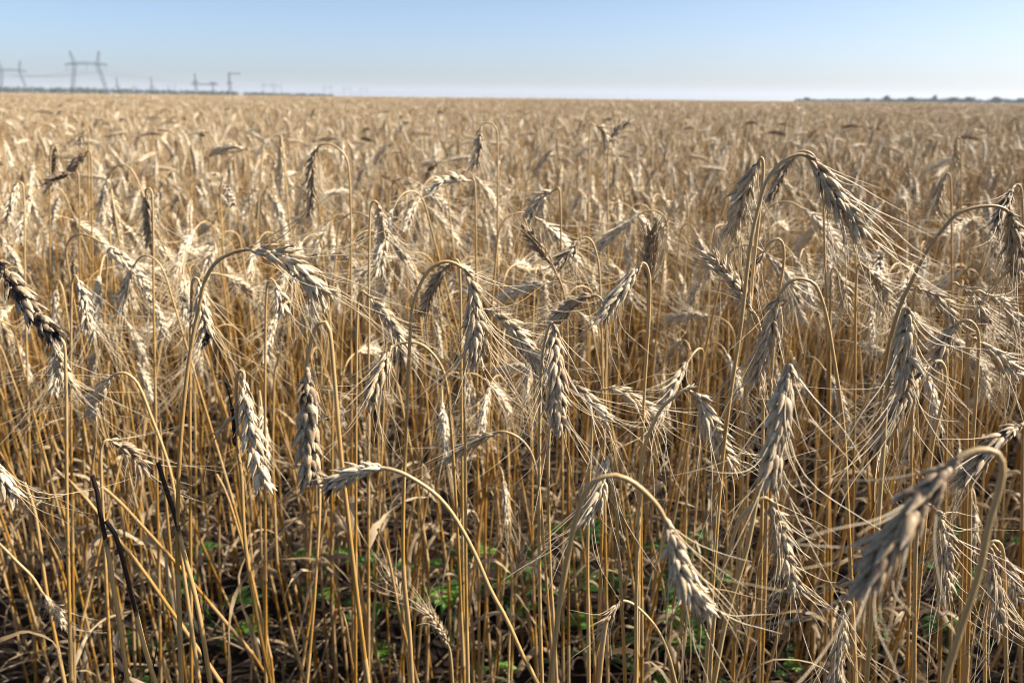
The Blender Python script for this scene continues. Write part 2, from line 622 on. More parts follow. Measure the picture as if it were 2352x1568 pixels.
def value_noise(x, y, cell, seed):
    r = np.random.default_rng(seed)
    G = r.random((256, 256))
    X, Y = x / cell, y / cell
    i, j = np.floor(X).astype(int), np.floor(Y).astype(int)
    fx, fy = X - i, Y - j
    fx, fy = fx * fx * (3 - 2 * fx), fy * fy * (3 - 2 * fy)
    g = lambda a, b: G[a % 256, b % 256]
    return (g(i, j) * (1 - fx) + g(i + 1, j) * fx) * (1 - fy) + (g(i, j + 1) * (1 - fx) + g(i + 1, j + 1) * fx) * fy - 0.5


def ground_z(x, y):
    """clods near by, and a low swell some way off in the middle of the field"""
    x, y = np.asarray(x, float), np.asarray(y, float)
    r = np.hypot(x, y)
    near = np.clip(1 - (r - 4) / 4, 0, 1)
    z = near * (0.035 * value_noise(x, y, 0.16, 1) + 0.020 * value_noise(x, y, 0.06, 2) + 0.012 * value_noise(x, y, 0.028, 3))
    return z + 0.10 * np.exp(-((x + 4) / 24) ** 2 - ((y - 48) / 26) ** 2)


gx, gy = axis(-2.6, 2.6, 0.014, 4500), axis(0.2, 4.2, 0.014, 4500)
GX, GY = np.meshgrid(gx, gy, indexing='ij')
gm = MB()
ny = len(gy)
gi, gj = np.meshgrid(np.arange(len(gx) - 1), np.arange(ny - 1), indexing='ij')
gm.add(np.stack([GX, GY, ground_z(GX, GY)], axis=-1), np.stack([gi * ny + gj, (gi + 1) * ny + gj, (gi + 1) * ny + gj + 1, gi * ny + gj + 1], axis=-1), (0.5, 0, 0))
tag(gm.build('ground', M['soil']), 'dark brown cloddy soil under the wheat', kind='structure')

# the crop beyond the last stalks one can make out, as far as the horizon
fx, fy = np.linspace(-4800, 4800, 120), np.concatenate([np.linspace(235, 800, 60), np.geomspace(830, 5200, 50)])
FX, FY = np.meshgrid(fx, fy, indexing='ij')
fm = MB()
n2 = len(fy)
fi, fj = np.meshgrid(np.arange(len(fx) - 1), np.arange(n2 - 1), indexing='ij')
fm.add(np.stack([FX, FY, 0.70 + 0.15 * value_noise(FX, FY, 90, 9)], axis=-1), np.stack([fi * n2 + fj, (fi + 1) * n2 + fj, (fi + 1) * n2 + fj + 1, fi * n2 + fj + 1], axis=-1), (0.5, 0, 0))
tag(fm.build('far_field', M['crop']), 'far wheat field reaching to the horizon', kind='structure')


# ------------------------------------------------------------------ pylons, wires, woods on the horizon
def bar(mb, a, b, r, k=4):
    tube(mb, np.array([a, b], dtype=float), r, k, (0.5, 0, 0))


def lattice(mb, a, b, wa, wb, bays, r):
    """four chords with zigzag bracing between points a and b"""
    a, b = np.array(a, float), np.array(b, float)
    T = unit(b - a)
    ref = np.array([0, 1, 0]) if abs(T[1]) < 0.9 else np.array([1, 0, 0])
    X = unit(np.cross(ref, T))
    Y = np.cross(T, X)
    cs = [(-1, -1), (1, -1), (1, 1), (-1, 1)]
    pt = lambda t, c: a + (b - a) * t + (X * c[0] + Y * c[1]) * (wa + (wb - wa) * t) / 2
    for c in cs:
        bar(mb, pt(0, c), pt(1, c), r)
    for i in range(bays):
        t0, t1 = i / bays, (i + 1) / bays
        for e in range(4):
            c, d = cs[e], cs[(e + 1) % 4]
            bar(mb, pt(t0, c if i % 2 else d), pt(t1, d if i % 2 else c), r * 0.7)


def horizon_y(px):
    return 225.5 + (px - 1176) * 0.0105


def place_far(px, dist):
    p = at(px, horizon_y(px), dist)
    return (p[0], dist, 0.0)


def portal_pylon(px, dist, H, label, turn=0.0, spread=1.0):
    """gantry pylon: two leaning lattice legs, a long cross beam, two horns"""
    root = link('power_pylon', None)
    root.location = place_far(px, dist)
    root.rotation_euler.z = turn
    tag(root, label, 'pylon', 'lattice pylons along the horizon')
    w = H * 0.44 * spread
    yb = H * 0.70
    for sgn in (-1, 1):
        m = MB()
        lattice(m, (sgn * w, 0, 0), (sgn * w * 0.62, 0, yb), H * 0.055, H * 0.075, 12, H * 0.0046)
        m.build('leg', M['steel'], root)
        m = MB()
        lattice(m, (sgn * w * 0.62, 0, yb), (sgn * w * 0.80, 0, H), H * 0.075, H * 0.03, 6, H * 0.0043)
        m.build('horn', M['steel'], root)
    m = MB()
    lattice(m, (-w * 1.15, 0, yb * 0.99), (0, 0, yb * 1.035), H * 0.03, H * 0.06, 12, H * 0.0042)
    lattice(m, (0, 0, yb * 1.035), (w * 1.15, 0, yb * 0.99), H * 0.06, H * 0.03, 12, H * 0.0042)
    m.build('cross_beam', M['steel'], root)
    for x in (-1.08, 0, 1.08):
        m = MB()
        z = yb * (1.02 if x == 0 else 0.98)
        P = np.array([(x * w, 0, z - 0.14 * H * t) for t in np.linspace(0, 1, 17)])
        tube(m, P, np.where(np.arange(17) % 2, H * 0.0065, H * 0.0025), 6, (0.5, 0, 0))
        m.build('insulator', M['steel'], root)
    return root


def mast_pylon(px, dist, H, label, arms, turn=0.0):
    root = link('mast_pylon', None)
    root.location = place_far(px, dist)
    root.rotation_euler.z = turn
    tag(root, label, 'pylon', 'slender masts along the horizon')
    m = MB()
    lattice(m, (0, 0, 0), (0, 0, H * 0.55), H * 0.16, H * 0.07, 8, H * 0.009)
    lattice(m, (0, 0, H * 0.55), (0, 0, H), H * 0.07, H * 0.03, 8, H * 0.009)
    m.build('mast', M['steel'], root)
    for z, x0, x1 in arms:
        m = MB()
        lattice(m, (x0 * H, 0, z * H), (x1 * H, 0, z * H), H * 0.035, H * 0.035, 6, H * 0.0085)
        m.build('cross_arm', M['steel'], root)
    return root


PY1 = portal_pylon(33, 880, 33, 'gantry pylon cut off by the picture edge, west of the tallest complete one', 0.0)
PY2 = portal_pylon(207, 790, 39, 'tallest complete gantry pylon with two horns and a long cross beam', 0.0)
portal_pylon(396, 2900, 38, 'tiny faint gantry pylon between the two thin pointed masts and the linked pair', 0.1, 0.9)
portal_pylon(617, 2600, 44, 'faint gantry pylon just east of the mast with a one-sided arm', 0.1, 1.0)
portal_pylon(640, 3100, 46, 'fainter gantry pylon overlapping the one east of the one-armed mast', 0.0, 0.7)
portal_pylon(753, 3300, 46, 'very faint gantry pylon alone in the haze, fourth gantry from the west edge', 0.0, 0.9)
portal_pylon(798, 3500, 44, 'almost vanished gantry pylon, last but one eastward along the line', 0.0, 0.9)
portal_pylon(836, 3700, 44, 'almost vanished gantry pylon, last one eastward along the line', 0.0, 0.9)
mast_pylon(272, 1500, 30, 'thin pointed mast just east of the tallest gantry pylon', [(0.45, -0.16, 0.16)])
mast_pylon(311, 1700, 18, 'short stubby mast midway between the two thin pointed masts', [(0.8, -0.4, 0.4)])
mast_pylon(351, 1500, 31, 'thin pointed mast farther east of the tallest gantry pylon', [(0.42, -0.2, 0.2)])
mast_pylon(452, 1300, 33, 'tall dark mast carrying the west end of a linking beam', [(0.5, -0.2, 1.05), (0.62, -0.14, 0.14)])
mast_pylon(491, 1300, 22, 'shorter dark mast under the east end of the linking beam', [(0.85, -0.25, 0.3)])
mast_pylon(530, 1300, 34, 'dark mast with a one-sided arm at its top', [(0.97, 0.0, 0.55), (0.55, -0.14, 0.14)])


def wire(a, b, sag, label):
    mb = MB()
    t = np.linspace(0, 1, 40)[:, None]
    P = np.array(a)[None] * (1 - t) + np.array(b)[None] * t
    P[:, 2] -= sag * 4 * (t * (1 - t))[:, 0]
    tube(mb, P, 0.12, 4, (0.5, 0, 0))
    tag(mb.build('power_line', M['steel']), label, 'power line', 'wires strung between the pylons')


x2, x1 = PY2.location.x, PY1.location.x
for k, (dx, nm) in enumerate(((-15.7, 'west arm'), (0.0, 'middle'), (15.7, 'east arm'))):
    za = 21.5
    wire((x1 + dx * 0.85, 880, 18.5), (x2 + dx, 790, za), 3.0, 'sagging wire between the two big gantry pylons, on their ' + nm)
    e = place_far(617, 2600)
    wire((x2 + dx, 790, za), (e[0] + dx, 2600, 26.0), 6.0, 'long faint wire running off east from the ' + nm + ' of the tallest gantry pylon')


def leaf_clump(mb, c, r, n, size, g):
    p = g.normal(0, 1, (n, 3))
    p = unit(p) * (g.random((n, 1)) ** 0.45) * np.asarray(r)[None]
    p = p + np.asarray(c)
    a = unit(g.normal(0, 1, (n, 3)))
    b = unit(np.cross(a, g.normal(0, 1, (n, 3))))
    s = size * g.uniform(0.6, 1.3, (n, 1))
    v = np.stack([p - a * s - b * s * 0.6, p + a * s - b * s * 0.6, p + a * s + b * s * 0.6, p - a * s + b * s * 0.6], axis=1)
    mb.add(v, np.arange(n * 4).reshape(n, 4), (0.5, 0, 0))


def far_tree(px, dist, H, W, label, g):
    root = link('tree', None)
    root.location = place_far(px, dist)
    tag(root, label, 'tree', 'trees standing out of the wood on the horizon')
    m = MB()
    tube(m, np.array([(0, 0, 0), (0.1, 0, H * 0.3), (0.0, 0.1, H * 0.8)]), [0.35, 0.28, 0.08], 7, (0.5, 0, 0))
    for k in range(5):
        a = k * 1.26
        tube(m, np.array([(0, 0, H * (0.3 + 0.08 * k)), (math.cos(a) * W * 0.35, math.sin(a) * W * 0.35, H * (0.5 + 0.08 * k))]), [0.15, 0.05], 5, (0.5, 0, 0))
    m.build('trunk', M['bark'], root)
    m = MB()
    for k in range(8):
        a, rr = g.uniform(0, 6.28), W * 0.3 * g.random() ** 0.5
        leaf_clump(m, (math.cos(a) * rr, math.sin(a) * rr, H * g.uniform(0.42, 0.82)), (W * 0.27, W * 0.27, H * 0.19), 60, 0.42, g)
    m.build('crown', M['foliage'], root)


g = np.random.default_rng(5)
for px, dist, H, W, lab in (
        (1852, 1500, 9, 12, 'small low tree at the west end of the eastern wood'),
        (1990, 1500, 9, 16, 'broad low tree next to the west end of the eastern wood'),
        (2036, 1400, 13.5, 12, 'tallest pointed tree of the eastern wood'),
        (2092, 1400, 10.5, 14, 'rounded tree just east of the tallest pointed tree'),
        (2146, 1350, 14, 8, 'narrow tall tree midway along the eastern wood'),
        (2186, 1350, 11.5, 18, 'broad tree east of the narrow tall tree'),
        (2228, 1300, 12, 16, 'wide crowned tree second from the east end of the wood'),
        (2290, 1300, 12, 18, 'wide crowned tree nearest the east end of the wood'),
        (2345, 1250, 11, 15, 'last tree at the east end of the wood')):
    far_tree(px, dist * 0.62, H * 0.6, W * 0.62, lab, g)
wm = MB()
for k in range(420):
    px = g.uniform(-160, 760)
    H = 9.0 * np.interp(px, [-160, 250, 480, 760], [1.2, 1.05, 0.75, 0.35]) * g.uniform(0.75, 1.15)
    p = place_far(px, g.uniform(1250, 1330))
    leaf_clump(wm, (p[0], p[1], H * 0.5), (5, 5, H * 0.5), 30, 1.0, g)
for k in range(330):
    px = g.uniform(1830, 2560)
    H = 5.4 * np.interp(px, [1830, 1950, 2100, 2560], [0.5, 0.7, 1.0, 1.15]) * g.uniform(0.7, 1.15)
    p = place_far(px, g.uniform(980, 1030))
    leaf_clump(wm, (p[0], p[1], H * 0.5), (4, 4, H * 0.5), 30, 0.8, g)
tag(wm.build('distant_woods', M['foliage'], smooth=False), 'thin dark line of woods on the horizon', kind='stuff')


# ------------------------------------------------------------------ the wheat stalks one can tell apart
# place in the photograph of each stem (from the ear's base down) and ear (base to tip), ground distance, look
HEROES = []


def hero(mark, label, D, ear, stem, **kw):
    HEROES.append((mark, label, D, ear, stem, kw))


GRP = 'wheat stalks told apart in the near crop'
hero('the tall arched stalk in the middle', 'tall arched stalk in the middle whose broad bearded ear hangs straight down', 0.50,
     [(1067, 619), (1082, 650), (1088, 690), (1091, 740), (1092, 790), (1096, 842)],
     [(1061, 614), (1034, 601), (1011, 603), (984, 622), (964, 655), (947, 709), (941, 789), (931, 1044), (927, 1145), (927, 1312), (940, 1445), (947, 1565)], twist=0.6, tone=0.5, width=1.05)
hero('the long bowed golden ear', 'long golden ear bowing over sideways on a high arched stem, awns streaming off its tip', 0.46,
     [(560, 574), (617, 578), (667, 601), (710, 639), (749, 688)],
     [(540, 578), (520, 586), (493, 606), (473, 639), (457, 706), (440, 789), (427, 882), (413, 1045), (407, 1245), (412, 1412), (417, 1565)], twist=0.3, tone=0.62, dy=-0.01, awn_spread=24, awn_len=0.06)
hero('the plump awnless ear', 'plump awnless ear of big dark-stained grains hanging from a tight hook', 0.42,
     [(704, 842), (706, 880), (710, 930), (706, 990), (708, 1060), (712, 1115)],
     [(710, 805), (717, 775), (727, 748), (742, 735), (754, 748), (759, 772), (767, 855), (783, 1044), (795, 1150), (818, 1350), (845, 1565)], twist=0.2, tone=0.42, awned=0.7, awn_len=0.006, char=0.27, width=1.25, plump=1.15, spacing=0.0052)
hero('the pale awnless ear', 'pale awnless ear hanging from a short tight hook, beside a scorched curled leaf', 0.47,
     [(560, 870), (563, 922), (573, 972), (583, 1022), (597, 1075), (610, 1118)],
     [(561, 858), (555, 849), (548, 853), (543, 880), (545, 950), (547, 1045), (553, 1072), (563, 1245), (590, 1412), (610, 1512), (623, 1567)], twist=0.5, tone=0.68, awned=0.6, awn_len=0.008, width=1.05, plump=1.0, spacing=0.0046, burnt_leaf=True)
hero('the charred ear', 'charred blackened ear without awns slanting in from the edge of the picture', 0.50,
     [(-6, 598), (35, 658), (70, 708), (100, 745), (130, 776)],
     [(-22, 596), (-40, 625), (-55, 700), (-66, 900), (-75, 1200)], twist=0.5, tone=0.3, char=0.36, char_tip=0.12, awned=0.25, awn_len=0.012, width=1.15, plump=1.05, spacing=0.0054)
hero('the kinked centre ear', 'heavy bearded ear hanging from a sharply snapped straw, its long awns fanning out below', 0.48,
     [(1269, 742), (1275, 790), (1277, 855), (1280, 922), (1289, 990)],
     [(1265, 741), (1258, 760), (1249, 799), (1243, 855), (1239, 1045), (1240, 1400), (1245, 1565)], twist=0.9, tone=0.45, width=1.1, awn_len=0.068)
hero('the golden ear lying aslant', 'golden bearded ear lying aslant between the tall arched stalk and the snapped one', 0.56,
     [(1117, 712), (1150, 729), (1184, 762), (1217, 805), (1246, 853)],
     [(1100, 712), (1083, 730), (1070, 790), (1066, 850), (1069, 1012), (1070, 1300), (1075, 1565)], twist=0.2, tone=0.66)
hero('the slanting ear below the kinked one', 'golden bearded ear slanting away just below and beyond the heavy ear on a snapped straw', 0.58,
     [(1304, 872), (1334, 897), (1364, 929), (1397, 967)], [(1292, 872), (1275, 900), (1262, 1000), (1262, 1250), (1275, 1500)], twist=0.4, tone=0.6)
hero('the short stubby ear', 'short stubby ear lying nearly flat, its awns brushing an arched straw', 0.60,
     [(1394, 893), (1427, 899), (1453, 915), (1477, 935), (1503, 952)], [(1380, 895), (1366, 925), (1358, 1020), (1350, 1250), (1352, 1500)], twist=1.0, tone=0.58)
hero('the grey ear on a wide hook', 'grey bearded ear drooping from a wide low hook behind the tall arched stalk', 0.60,
     [(897, 799), (884, 832), (864, 872), (845, 932)],
     [(904, 795), (927, 787), (957, 787), (984, 802), (1011, 836), (1024, 872), (1036, 980), (1050, 1200), (1062, 1480)], twist=0.6, tone=0.36)
hero('the rusty topped ear', 'pale bearded ear with a rusty base, curving down beside the wide low hook', 0.66,
     [(845, 678), (871, 705), (894, 735), (914, 779), (926, 825)], 'auto-30', twist=0.4, tone=0.6)
hero('the whitish bristly ear', 'whitish bristly ear leaning down away from the dark upright ear', 0.58,
     [(1474, 606), (1447, 639), (1424, 669), (1404, 695), (1381, 737)], [(1480, 603), (1490, 625), (1492, 700), (1480, 900), (1470, 1150), (1465, 1450)], twist=0.5, tone=0.62, awn_spread=58, awn_len=0.062)
hero('the dark upright ear', 'only ear standing upright, dark brown with awns pointing to the sky', 0.62,
     [(1490, 665), (1494, 610), (1497, 560), (1500, 522)], [(1489, 690), (1484, 800), (1476, 950), (1472, 1150), (1474, 1450)], twist=0.3, tone=0.12, char=0.12, awn_spread=22, awn_len=0.035, width=1.05)
hero('the small grey slanting ear', 'small grey ear slanting down towards the heavy ear on a snapped straw', 0.64,
     [(1364, 679), (1331, 687), (1304, 709), (1277, 737)], [(1374, 680), (1388, 700), (1392, 800), (1388, 1000), (1380, 1300)], twist=0.8, tone=0.38)
hero('the hooked ear behind the dark stem', 'hooked grey-gold ear crossing behind a dark leaning ear', 0.78,
     [(1334, 549), (1317, 569), (1297, 589), (1277, 617)], [(1342, 545), (1356, 550), (1372, 590), (1380, 700), (1384, 900)], twist=0.4, tone=0.5)
hero('the dark leaning ear', 'dark brown ear leaning back up from its stem, base lower than tip', 0.74,
     [(1268, 607), (1248, 580), (1228, 553), (1205, 525)], [(1275, 622), (1290, 655), (1300, 700), (1304, 850), (1305, 1100)], twist=0.5, tone=0.12, char=0.18, awn_spread=26, awn_len=0.04)
hero('the tallest arched stalk', 'tallest arched stalk of all, its sharp grey ear trailing long awns', 0.47,
     [(1848, 356), (1875, 383), (1898, 417), (1921, 457), (1945, 487), (1977, 540)],
     [(1833, 355), (1815, 360), (1785, 383), (1758, 420), (1745, 467), (1731, 522), (1720, 590), (1712, 660), (1700, 760), (1665, 1000), (1640, 1300), (1620, 1565)], twist=0.5, tone=0.48, awn_spread=20, awn_len=0.055)
hero('the brown ear in a tight hook', 'brown ear on a tight hook hanging against the tallest arched stalk', 0.55,
     [(1745, 367), (1731, 393), (1711, 430), (1696, 480), (1682, 538)], [(1749, 361), (1753, 370), (1752, 410), (1745, 480), (1728, 640), (1712, 900), (1700, 1200)], twist=0.6, tone=0.34, awn_spread=20)
hero('the dark arch behind the tallest stalk', 'dark arched ear half hidden behind the tallest arched stalk', 0.80,
     [(1822, 365), (1802, 386), (1786, 418), (1770, 455)], [(1828, 357), (1845, 346), (1868, 357), (1885, 400), (1895, 600), (1900, 800)], twist=0.7, tone=0.2, awn_len=0.03)
hero('the small golden ear pointing up', 'small straight golden ear pointing up and back with short forward awns', 0.55,
     [(1728, 714), (1701, 669), (1678, 639), (1655, 612), (1629, 586)], [(1737, 726), (1748, 765), (1753, 830), (1752, 1000), (1748, 1300)], twist=0.2, tone=0.74, awn_spread=18, awn_len=0.04, width=0.85)
hero('the grey ear on a long hook', 'long grey ear hung beside its own tall bent straw', 0.48,
     [(1795, 669), (1783, 695), (1775, 722), (1765, 762), (1751, 805), (1741, 849), (1735, 895)],
     [(1798, 664), (1808, 652), (1825, 641), (1848, 641), (1871, 652), (1888, 689), (1901, 739), (1915, 822), (1928, 905), (1938, 989), (1946, 1150), (1958, 1400), (1965, 1560)], twist=0.4, tone=0.34, awn_spread=30)
hero('the thin slate ear', 'thin slate grey ear on a narrow hook behind the small golden ear', 0.62,
     [(1758, 574), (1745, 594), (1735, 618), (1728, 645), (1720, 678)], [(1764, 562), (1775, 552), (1788, 548), (1798, 559), (1800, 605), (1791, 662), (1778, 780), (1765, 1000), (1758, 1300)], twist=0.6, tone=0.2, awned=0.3, width=0.9)
hero('the big soft grey ear', 'big grey ear hanging from a pale white neck on a snapped straw, blunt and heavy', 0.37,
     [(1812, 836), (1809, 865), (1801, 895), (1795, 939), (1788, 989), (1778, 1044), (1768, 1120)],
     [(1808, 836), (1800, 858), (1780, 930), (1757, 1040), (1735, 1160), (1715, 1262), (1668, 1420), (1640, 1565)], twist=0.8, tone=0.40, width=1.0, awn_spread=46)
hero('the spiky grey ear', 'spiky grey ear hanging straight from a snapped straw, awns spread wide to both sides', 0.42,
     [(2083, 708), (2084, 740), (2083, 775), (2081, 822), (2078, 855), (2075, 899)],
     [(2079, 706), (2068, 735), (2050, 800), (2040, 870), (2028, 1044), (2010, 1300), (1990, 1565)], twist=0.6, tone=0.34, awn_spread=62, awn_len=0.062, width=1.05)
hero('the long dark ear under the spiky one', 'long dark grey ear running down slantwise from under the spiky grey ear', 0.46,
     [(2150, 830), (2128, 845), (2101, 879), (2078, 915), (2051, 960), (2017, 1034)], [(2158, 828), (2170, 845), (2168, 905), (2141, 1022), (2120, 1250), (2090, 1565)], twist=0.5, tone=0.24, awn_spread=50, awn_len=0.062)
hero('the hooked grey ear by the spiky one', 'grey ear on a neat round hook close beside the spiky grey ear', 0.52,
     [(2198, 745), (2180, 765), (2168, 787), (2156, 812), (2148, 842)], [(2208, 738), (2221, 734), (2235, 742), (2246, 762), (2247, 815), (2242, 900), (2230, 1100), (2225, 1400)], twist=0.6, tone=0.36)
hero('the dark ear crossing behind the blurred one', 'dark ear sloping down behind the large blurred ear, near the picture edge', 0.42,
     [(2345, 976), (2310, 998), (2280, 1022), (2250, 1055), (2212, 1100)], [(2358, 972), (2380, 990), (2392, 1060), (2392, 1300), (2385, 1565)], twist=0.5, tone=0.26, awn_spread=40)
hero('the large blurred ear', 'largest ear, dark grey and out of focus, sloping down very close to the viewer', 0.24,
     [(2200, 1053), (2165, 1090), (2125, 1130), (2095, 1170), (2060, 1220), (2035, 1260), (2005, 1310), (1984, 1350)],
     [(2235, 1036), (2265, 1032), (2290, 1040), (2303, 1065), (2298, 1110), (2270, 1210), (2250, 1310), (2218, 1410), (2195, 1480), (2170, 1565)], twist=0.4, tone=0.27, awn_spread=50, awn_len=0.040, width=1.0)
hero('the blurred golden arch', 'big soft-focus arch close to the viewer ending in a pale golden bearded ear', 0.31,
     [(1526, 1190), (1541, 1232), (1554, 1278), (1568, 1320), (1588, 1358), (1608, 1382), (1628, 1405)],
     [(1511, 1162), (1484, 1132), (1451, 1105), (1411, 1090), (1377, 1098), (1351, 1118), (1324, 1185), (1304, 1278), (1284, 1395), (1264, 1565)], twist=0.5, tone=0.58, awn_spread=26, awn_len=0.042, width=0.95)
hero('the half-eaten ear', 'half-eaten ear with a blackened tip at the end of a long bare bowed straw', 0.40,
     [(884, 1075), (851, 1075), (817, 1084), (784, 1100), (752, 1120)],
     [(917, 1083), (951, 1100), (1001, 1135), (1034, 1172), (1067, 1225), (1094, 1278), (1127, 1355), (1164, 1422), (1201, 1505), (1234, 1567)], twist=0.4, tone=0.62, char_tip=0.5, awned=0.12, awn_len=0.014, width=0.85)
hero('the white ear under the blurred arch', 'whitish ear framed by the top of the blurred golden arch', 0.47,
     [(1394, 1048), (1391, 1075), (1384, 1105), (1377, 1132), (1364, 1158), (1349, 1192)], [(1397, 1044), (1403, 1060), (1412, 1130), (1420, 1250), (1430, 1420), (1436, 1565)], twist=0.7, tone=0.72, awn_spread=50, width=0.9)
hero('the ear over the green weed', 'curved beige ear with a rusty base drooping above bright green weed leaves', 0.47,
     [(1569, 896), (1588, 899), (1607, 919), (1620, 949), (1637, 982), (1655, 1022), (1684, 1072)], [(1558, 905), (1524, 932), (1501, 972), (1481, 1022), (1470, 1150), (1462, 1350), (1460, 1565)], twist=0.4, tone=0.6, awn_spread=38)
hero('the small flat ear in the centre', 'small silvery ear nosing down from a shallow arch above leafy green weeds', 0.60,
     [(1144, 992), (1117, 1001), (1084, 1016), (1058, 1035), (1035, 1055)], [(1156, 991), (1178, 997), (1204, 1016), (1222, 1045), (1238, 1120), (1252, 1300)], twist=0.8, tone=0.48, width=0.8)
hero('the grey ear beside the blurred arch', 'slim grey ear dangling from a leaning straw, right of the blurred golden arch', 0.42,
     [(1764, 1146), (1778, 1172), (1788, 1212), (1797, 1258), (1807, 1297), (1823, 1355)],
     [(1755, 1142), (1728, 1160), (1701, 1188), (1685, 1232), (1665, 1295), (1648, 1362), (1635, 1478), (1630, 1565)], twist=0.5, tone=0.44, awn_len=0.060, width=0.9)
hero('the plain grey ear under the blurred one', 'plump grey ear hanging under the base of the large blurred ear', 0.42,
     [(2150, 1174), (2160, 1200), (2165, 1230), (2167, 1270), (2168, 1315), (2167, 1385)], 'auto-36', twist=0.6, tone=0.40, awn_len=0.060)
hero('the twin ear on the outside', 'lowest grey ear near the picture edge, hanging straight and spiky', 0.44,
     [(2271, 1258), (2278, 1285), (2281, 1325), (2285, 1362), (2288, 1405), (2293, 1445)], 'auto30', twist=0.6, tone=0.38, awn_len=0.065)
hero('its slimmer twin', 'slimmer grey ear close behind the lowest spiky one at the picture edge', 0.50,
     [(2290, 1262), (2303, 1288), (2321, 1325), (2337, 1375)], 'auto-24', twist=0.5, tone=0.42)
hero('the ear at the bottom edge', 'slim silvery ear dangling at the very bottom of the picture, thin awns splayed', 0.47,
     [(1936, 1396), (1935, 1428), (1931, 1472), (1927, 1515), (1917, 1568)], 'auto22', twist=0.6, tone=0.5, width=0.85, awn_len=0.06)
hero('the ear with a scorched tip', 'narrow ear with a scorched tip, partly behind the stem of the long bowed golden ear', 0.64,
     [(457, 648), (460, 679), (467, 716), (472, 749), (476, 790)], 'auto-22', twist=0.6, tone=0.62, char_tip=0.55)
hero('the wavy-awned ear', 'pale ear whose long wavy awns reach the picture edge, hanging under the charred ear', 0.58,
     [(127, 789), (133, 816), (143, 849), (161, 888)], 'auto26', twist=0.6, tone=0.6, awn_spread=60, awn_len=0.060)
hero('the little curled ear', 'little pale ear curling down from a low round hook above leaning bare straws', 0.60,
     [(262, 860), (248, 872), (232, 895), (219, 918), (208, 955)], [(272, 857), (287, 856), (310, 872), (327, 902), (345, 950), (372, 1020), (395, 1100), (420, 1300)], twist=0.4, tone=0.62, width=0.85)
hero('the dark capped ear', 'small ear with a dark blue-grey cap among bare straws above the black stubs', 0.56,
     [(249, 1010), (268, 1016), (290, 1030), (310, 1047), (328, 1082)], [(241, 1012), (233, 1030), (232, 1070), (238, 1200), (250, 1450)], twist=0.6, tone=0.3, char=0.2, width=0.85)
hero('the bristly ear cut by the edge', 'bristly pale ear partly cut off by the picture edge, its awns pointing inward', 0.50,
     [(-8, 1062), (5, 1090), (18, 1115), (32, 1138)], 'auto-26', twist=0.6, tone=0.64, awn_spread=60, awn_len=0.065)
hero('the pale ear beside the charred one', 'long pale slender ear hanging just beside the charred ear', 0.78,
     [(178, 640), (188, 672), (197, 708), (203, 755)], 'auto-20', twist=0.6, tone=0.66)
hero('the bleached ear by the picture edge', 'bleached blurred ear high up close to the picture edge, over the charred ear', 1.05,
     [(40, 425), (33, 450), (25, 475), (18, 500)], 'auto30', twist=0.6, tone=0.7)
hero('the dark narrow arch far off', 'dark narrow arch standing above the crop, left of the middle, drooping to both sides', 0.98,
     [(731, 337), (720, 360), (715, 400), (716, 440), (712, 500)], [(736, 333), (752, 330), (772, 337), (795, 362), (802, 400), (806, 520), (806, 700)], twist=0.6, tone=0.3)
hero('the braided golden ear far off', 'golden braided-looking ear lying level behind the tall arched stalk', 0.95,
     [(1076, 414), (1046, 409), (1017, 417), (990, 445)], 'auto28', twist=0.2, tone=0.72, awn_len=0.045)
hero('the pale ear with two dark rows', 'pale ear with a dark shaded row, tilting above the dark leaning ear', 0.90,
     [(1272, 437), (1251, 445), (1231, 467), (1213, 503)], 'auto26', twist=0.4, tone=0.7)
hero('the level blond ear', 'blond ear lying level just below the horizon crop, on the same side as the pylons', 1.5,
     [(563, 343), (533, 337), (510, 343), (482, 352)], 'auto24', twist=0.3, tone=0.74)
hero('the charred bow', 'charred black ear bowing sideways among the blurred crop under the pylons', 1.15,
     [(168, 398), (145, 401), (122, 411), (101, 434)], 'auto28', twist=0.6, tone=0.06, char=0.30, awned=0.4, awn_len=0.012)
hero('the charred slanting ear', 'charred black ear pointing down steeply from beside a pale tip', 1.2,
     [(198, 350), (184, 364), (170, 380), (157, 396)], 'auto26', twist=0.6, tone=0.06, char=0.30, awned=0.4, awn_len=0.012)
hero('the charred vertical ear', 'charred black ear hanging vertically beside the bowed charred one', 1.25,
     [(127, 338), (126, 355), (125, 372), (125, 396)], 'auto-26', twist=0.6, tone=0.06, char=0.30, awned=0.4, awn_len=0.012)
hero('the charred far tip', 'smallest and farthest charred black ear, highest of the dark group', 1.5,
     [(195, 300), (190, 310), (186, 320), (182, 332)], 'auto22', twist=0.6, tone=0.06, char=0.30, awned=0.4, awn_len=0.012)
hero('the brown shaggy ear at the edge', 'brown shaggy ear hanging from a long low arch at the picture edge', 0.50,
     [(2316, 488), (2324, 515), (2331, 550), (2334, 590), (2332, 630)],
     [(2308, 480), (2285, 473), (2235, 477), (2195, 493), (2170, 522), (2135, 566), (2101, 632), (2068, 700), (2040, 800), (2015, 1000), (2000, 1300)], twist=0.6, tone=0.16, awn_spread=24)
hero('the dark tuft above the shaggy ear', 'dark brown ruffled ear rising behind the brown shaggy one', 0.75,
     [(2326, 432), (2315, 455), (2300, 485), (2288, 520)], 'auto32', twist=0.6, tone=0.14, char=0.15)
hero('the slate ear with bright top', 'slate grey ear with a bright white top, below the tree line', 0.95,
     [(2170, 405), (2160, 428), (2150, 460), (2145, 490)], 'auto26', twist=0.6, tone=0.4)
hero('the small far grey ear', 'small grey ear standing clear above the crop under the tall pointed tree', 1.3,
     [(2197, 320), (2197, 340), (2194, 362), (2190, 385)], 'auto24', twist=0.6, tone=0.4)
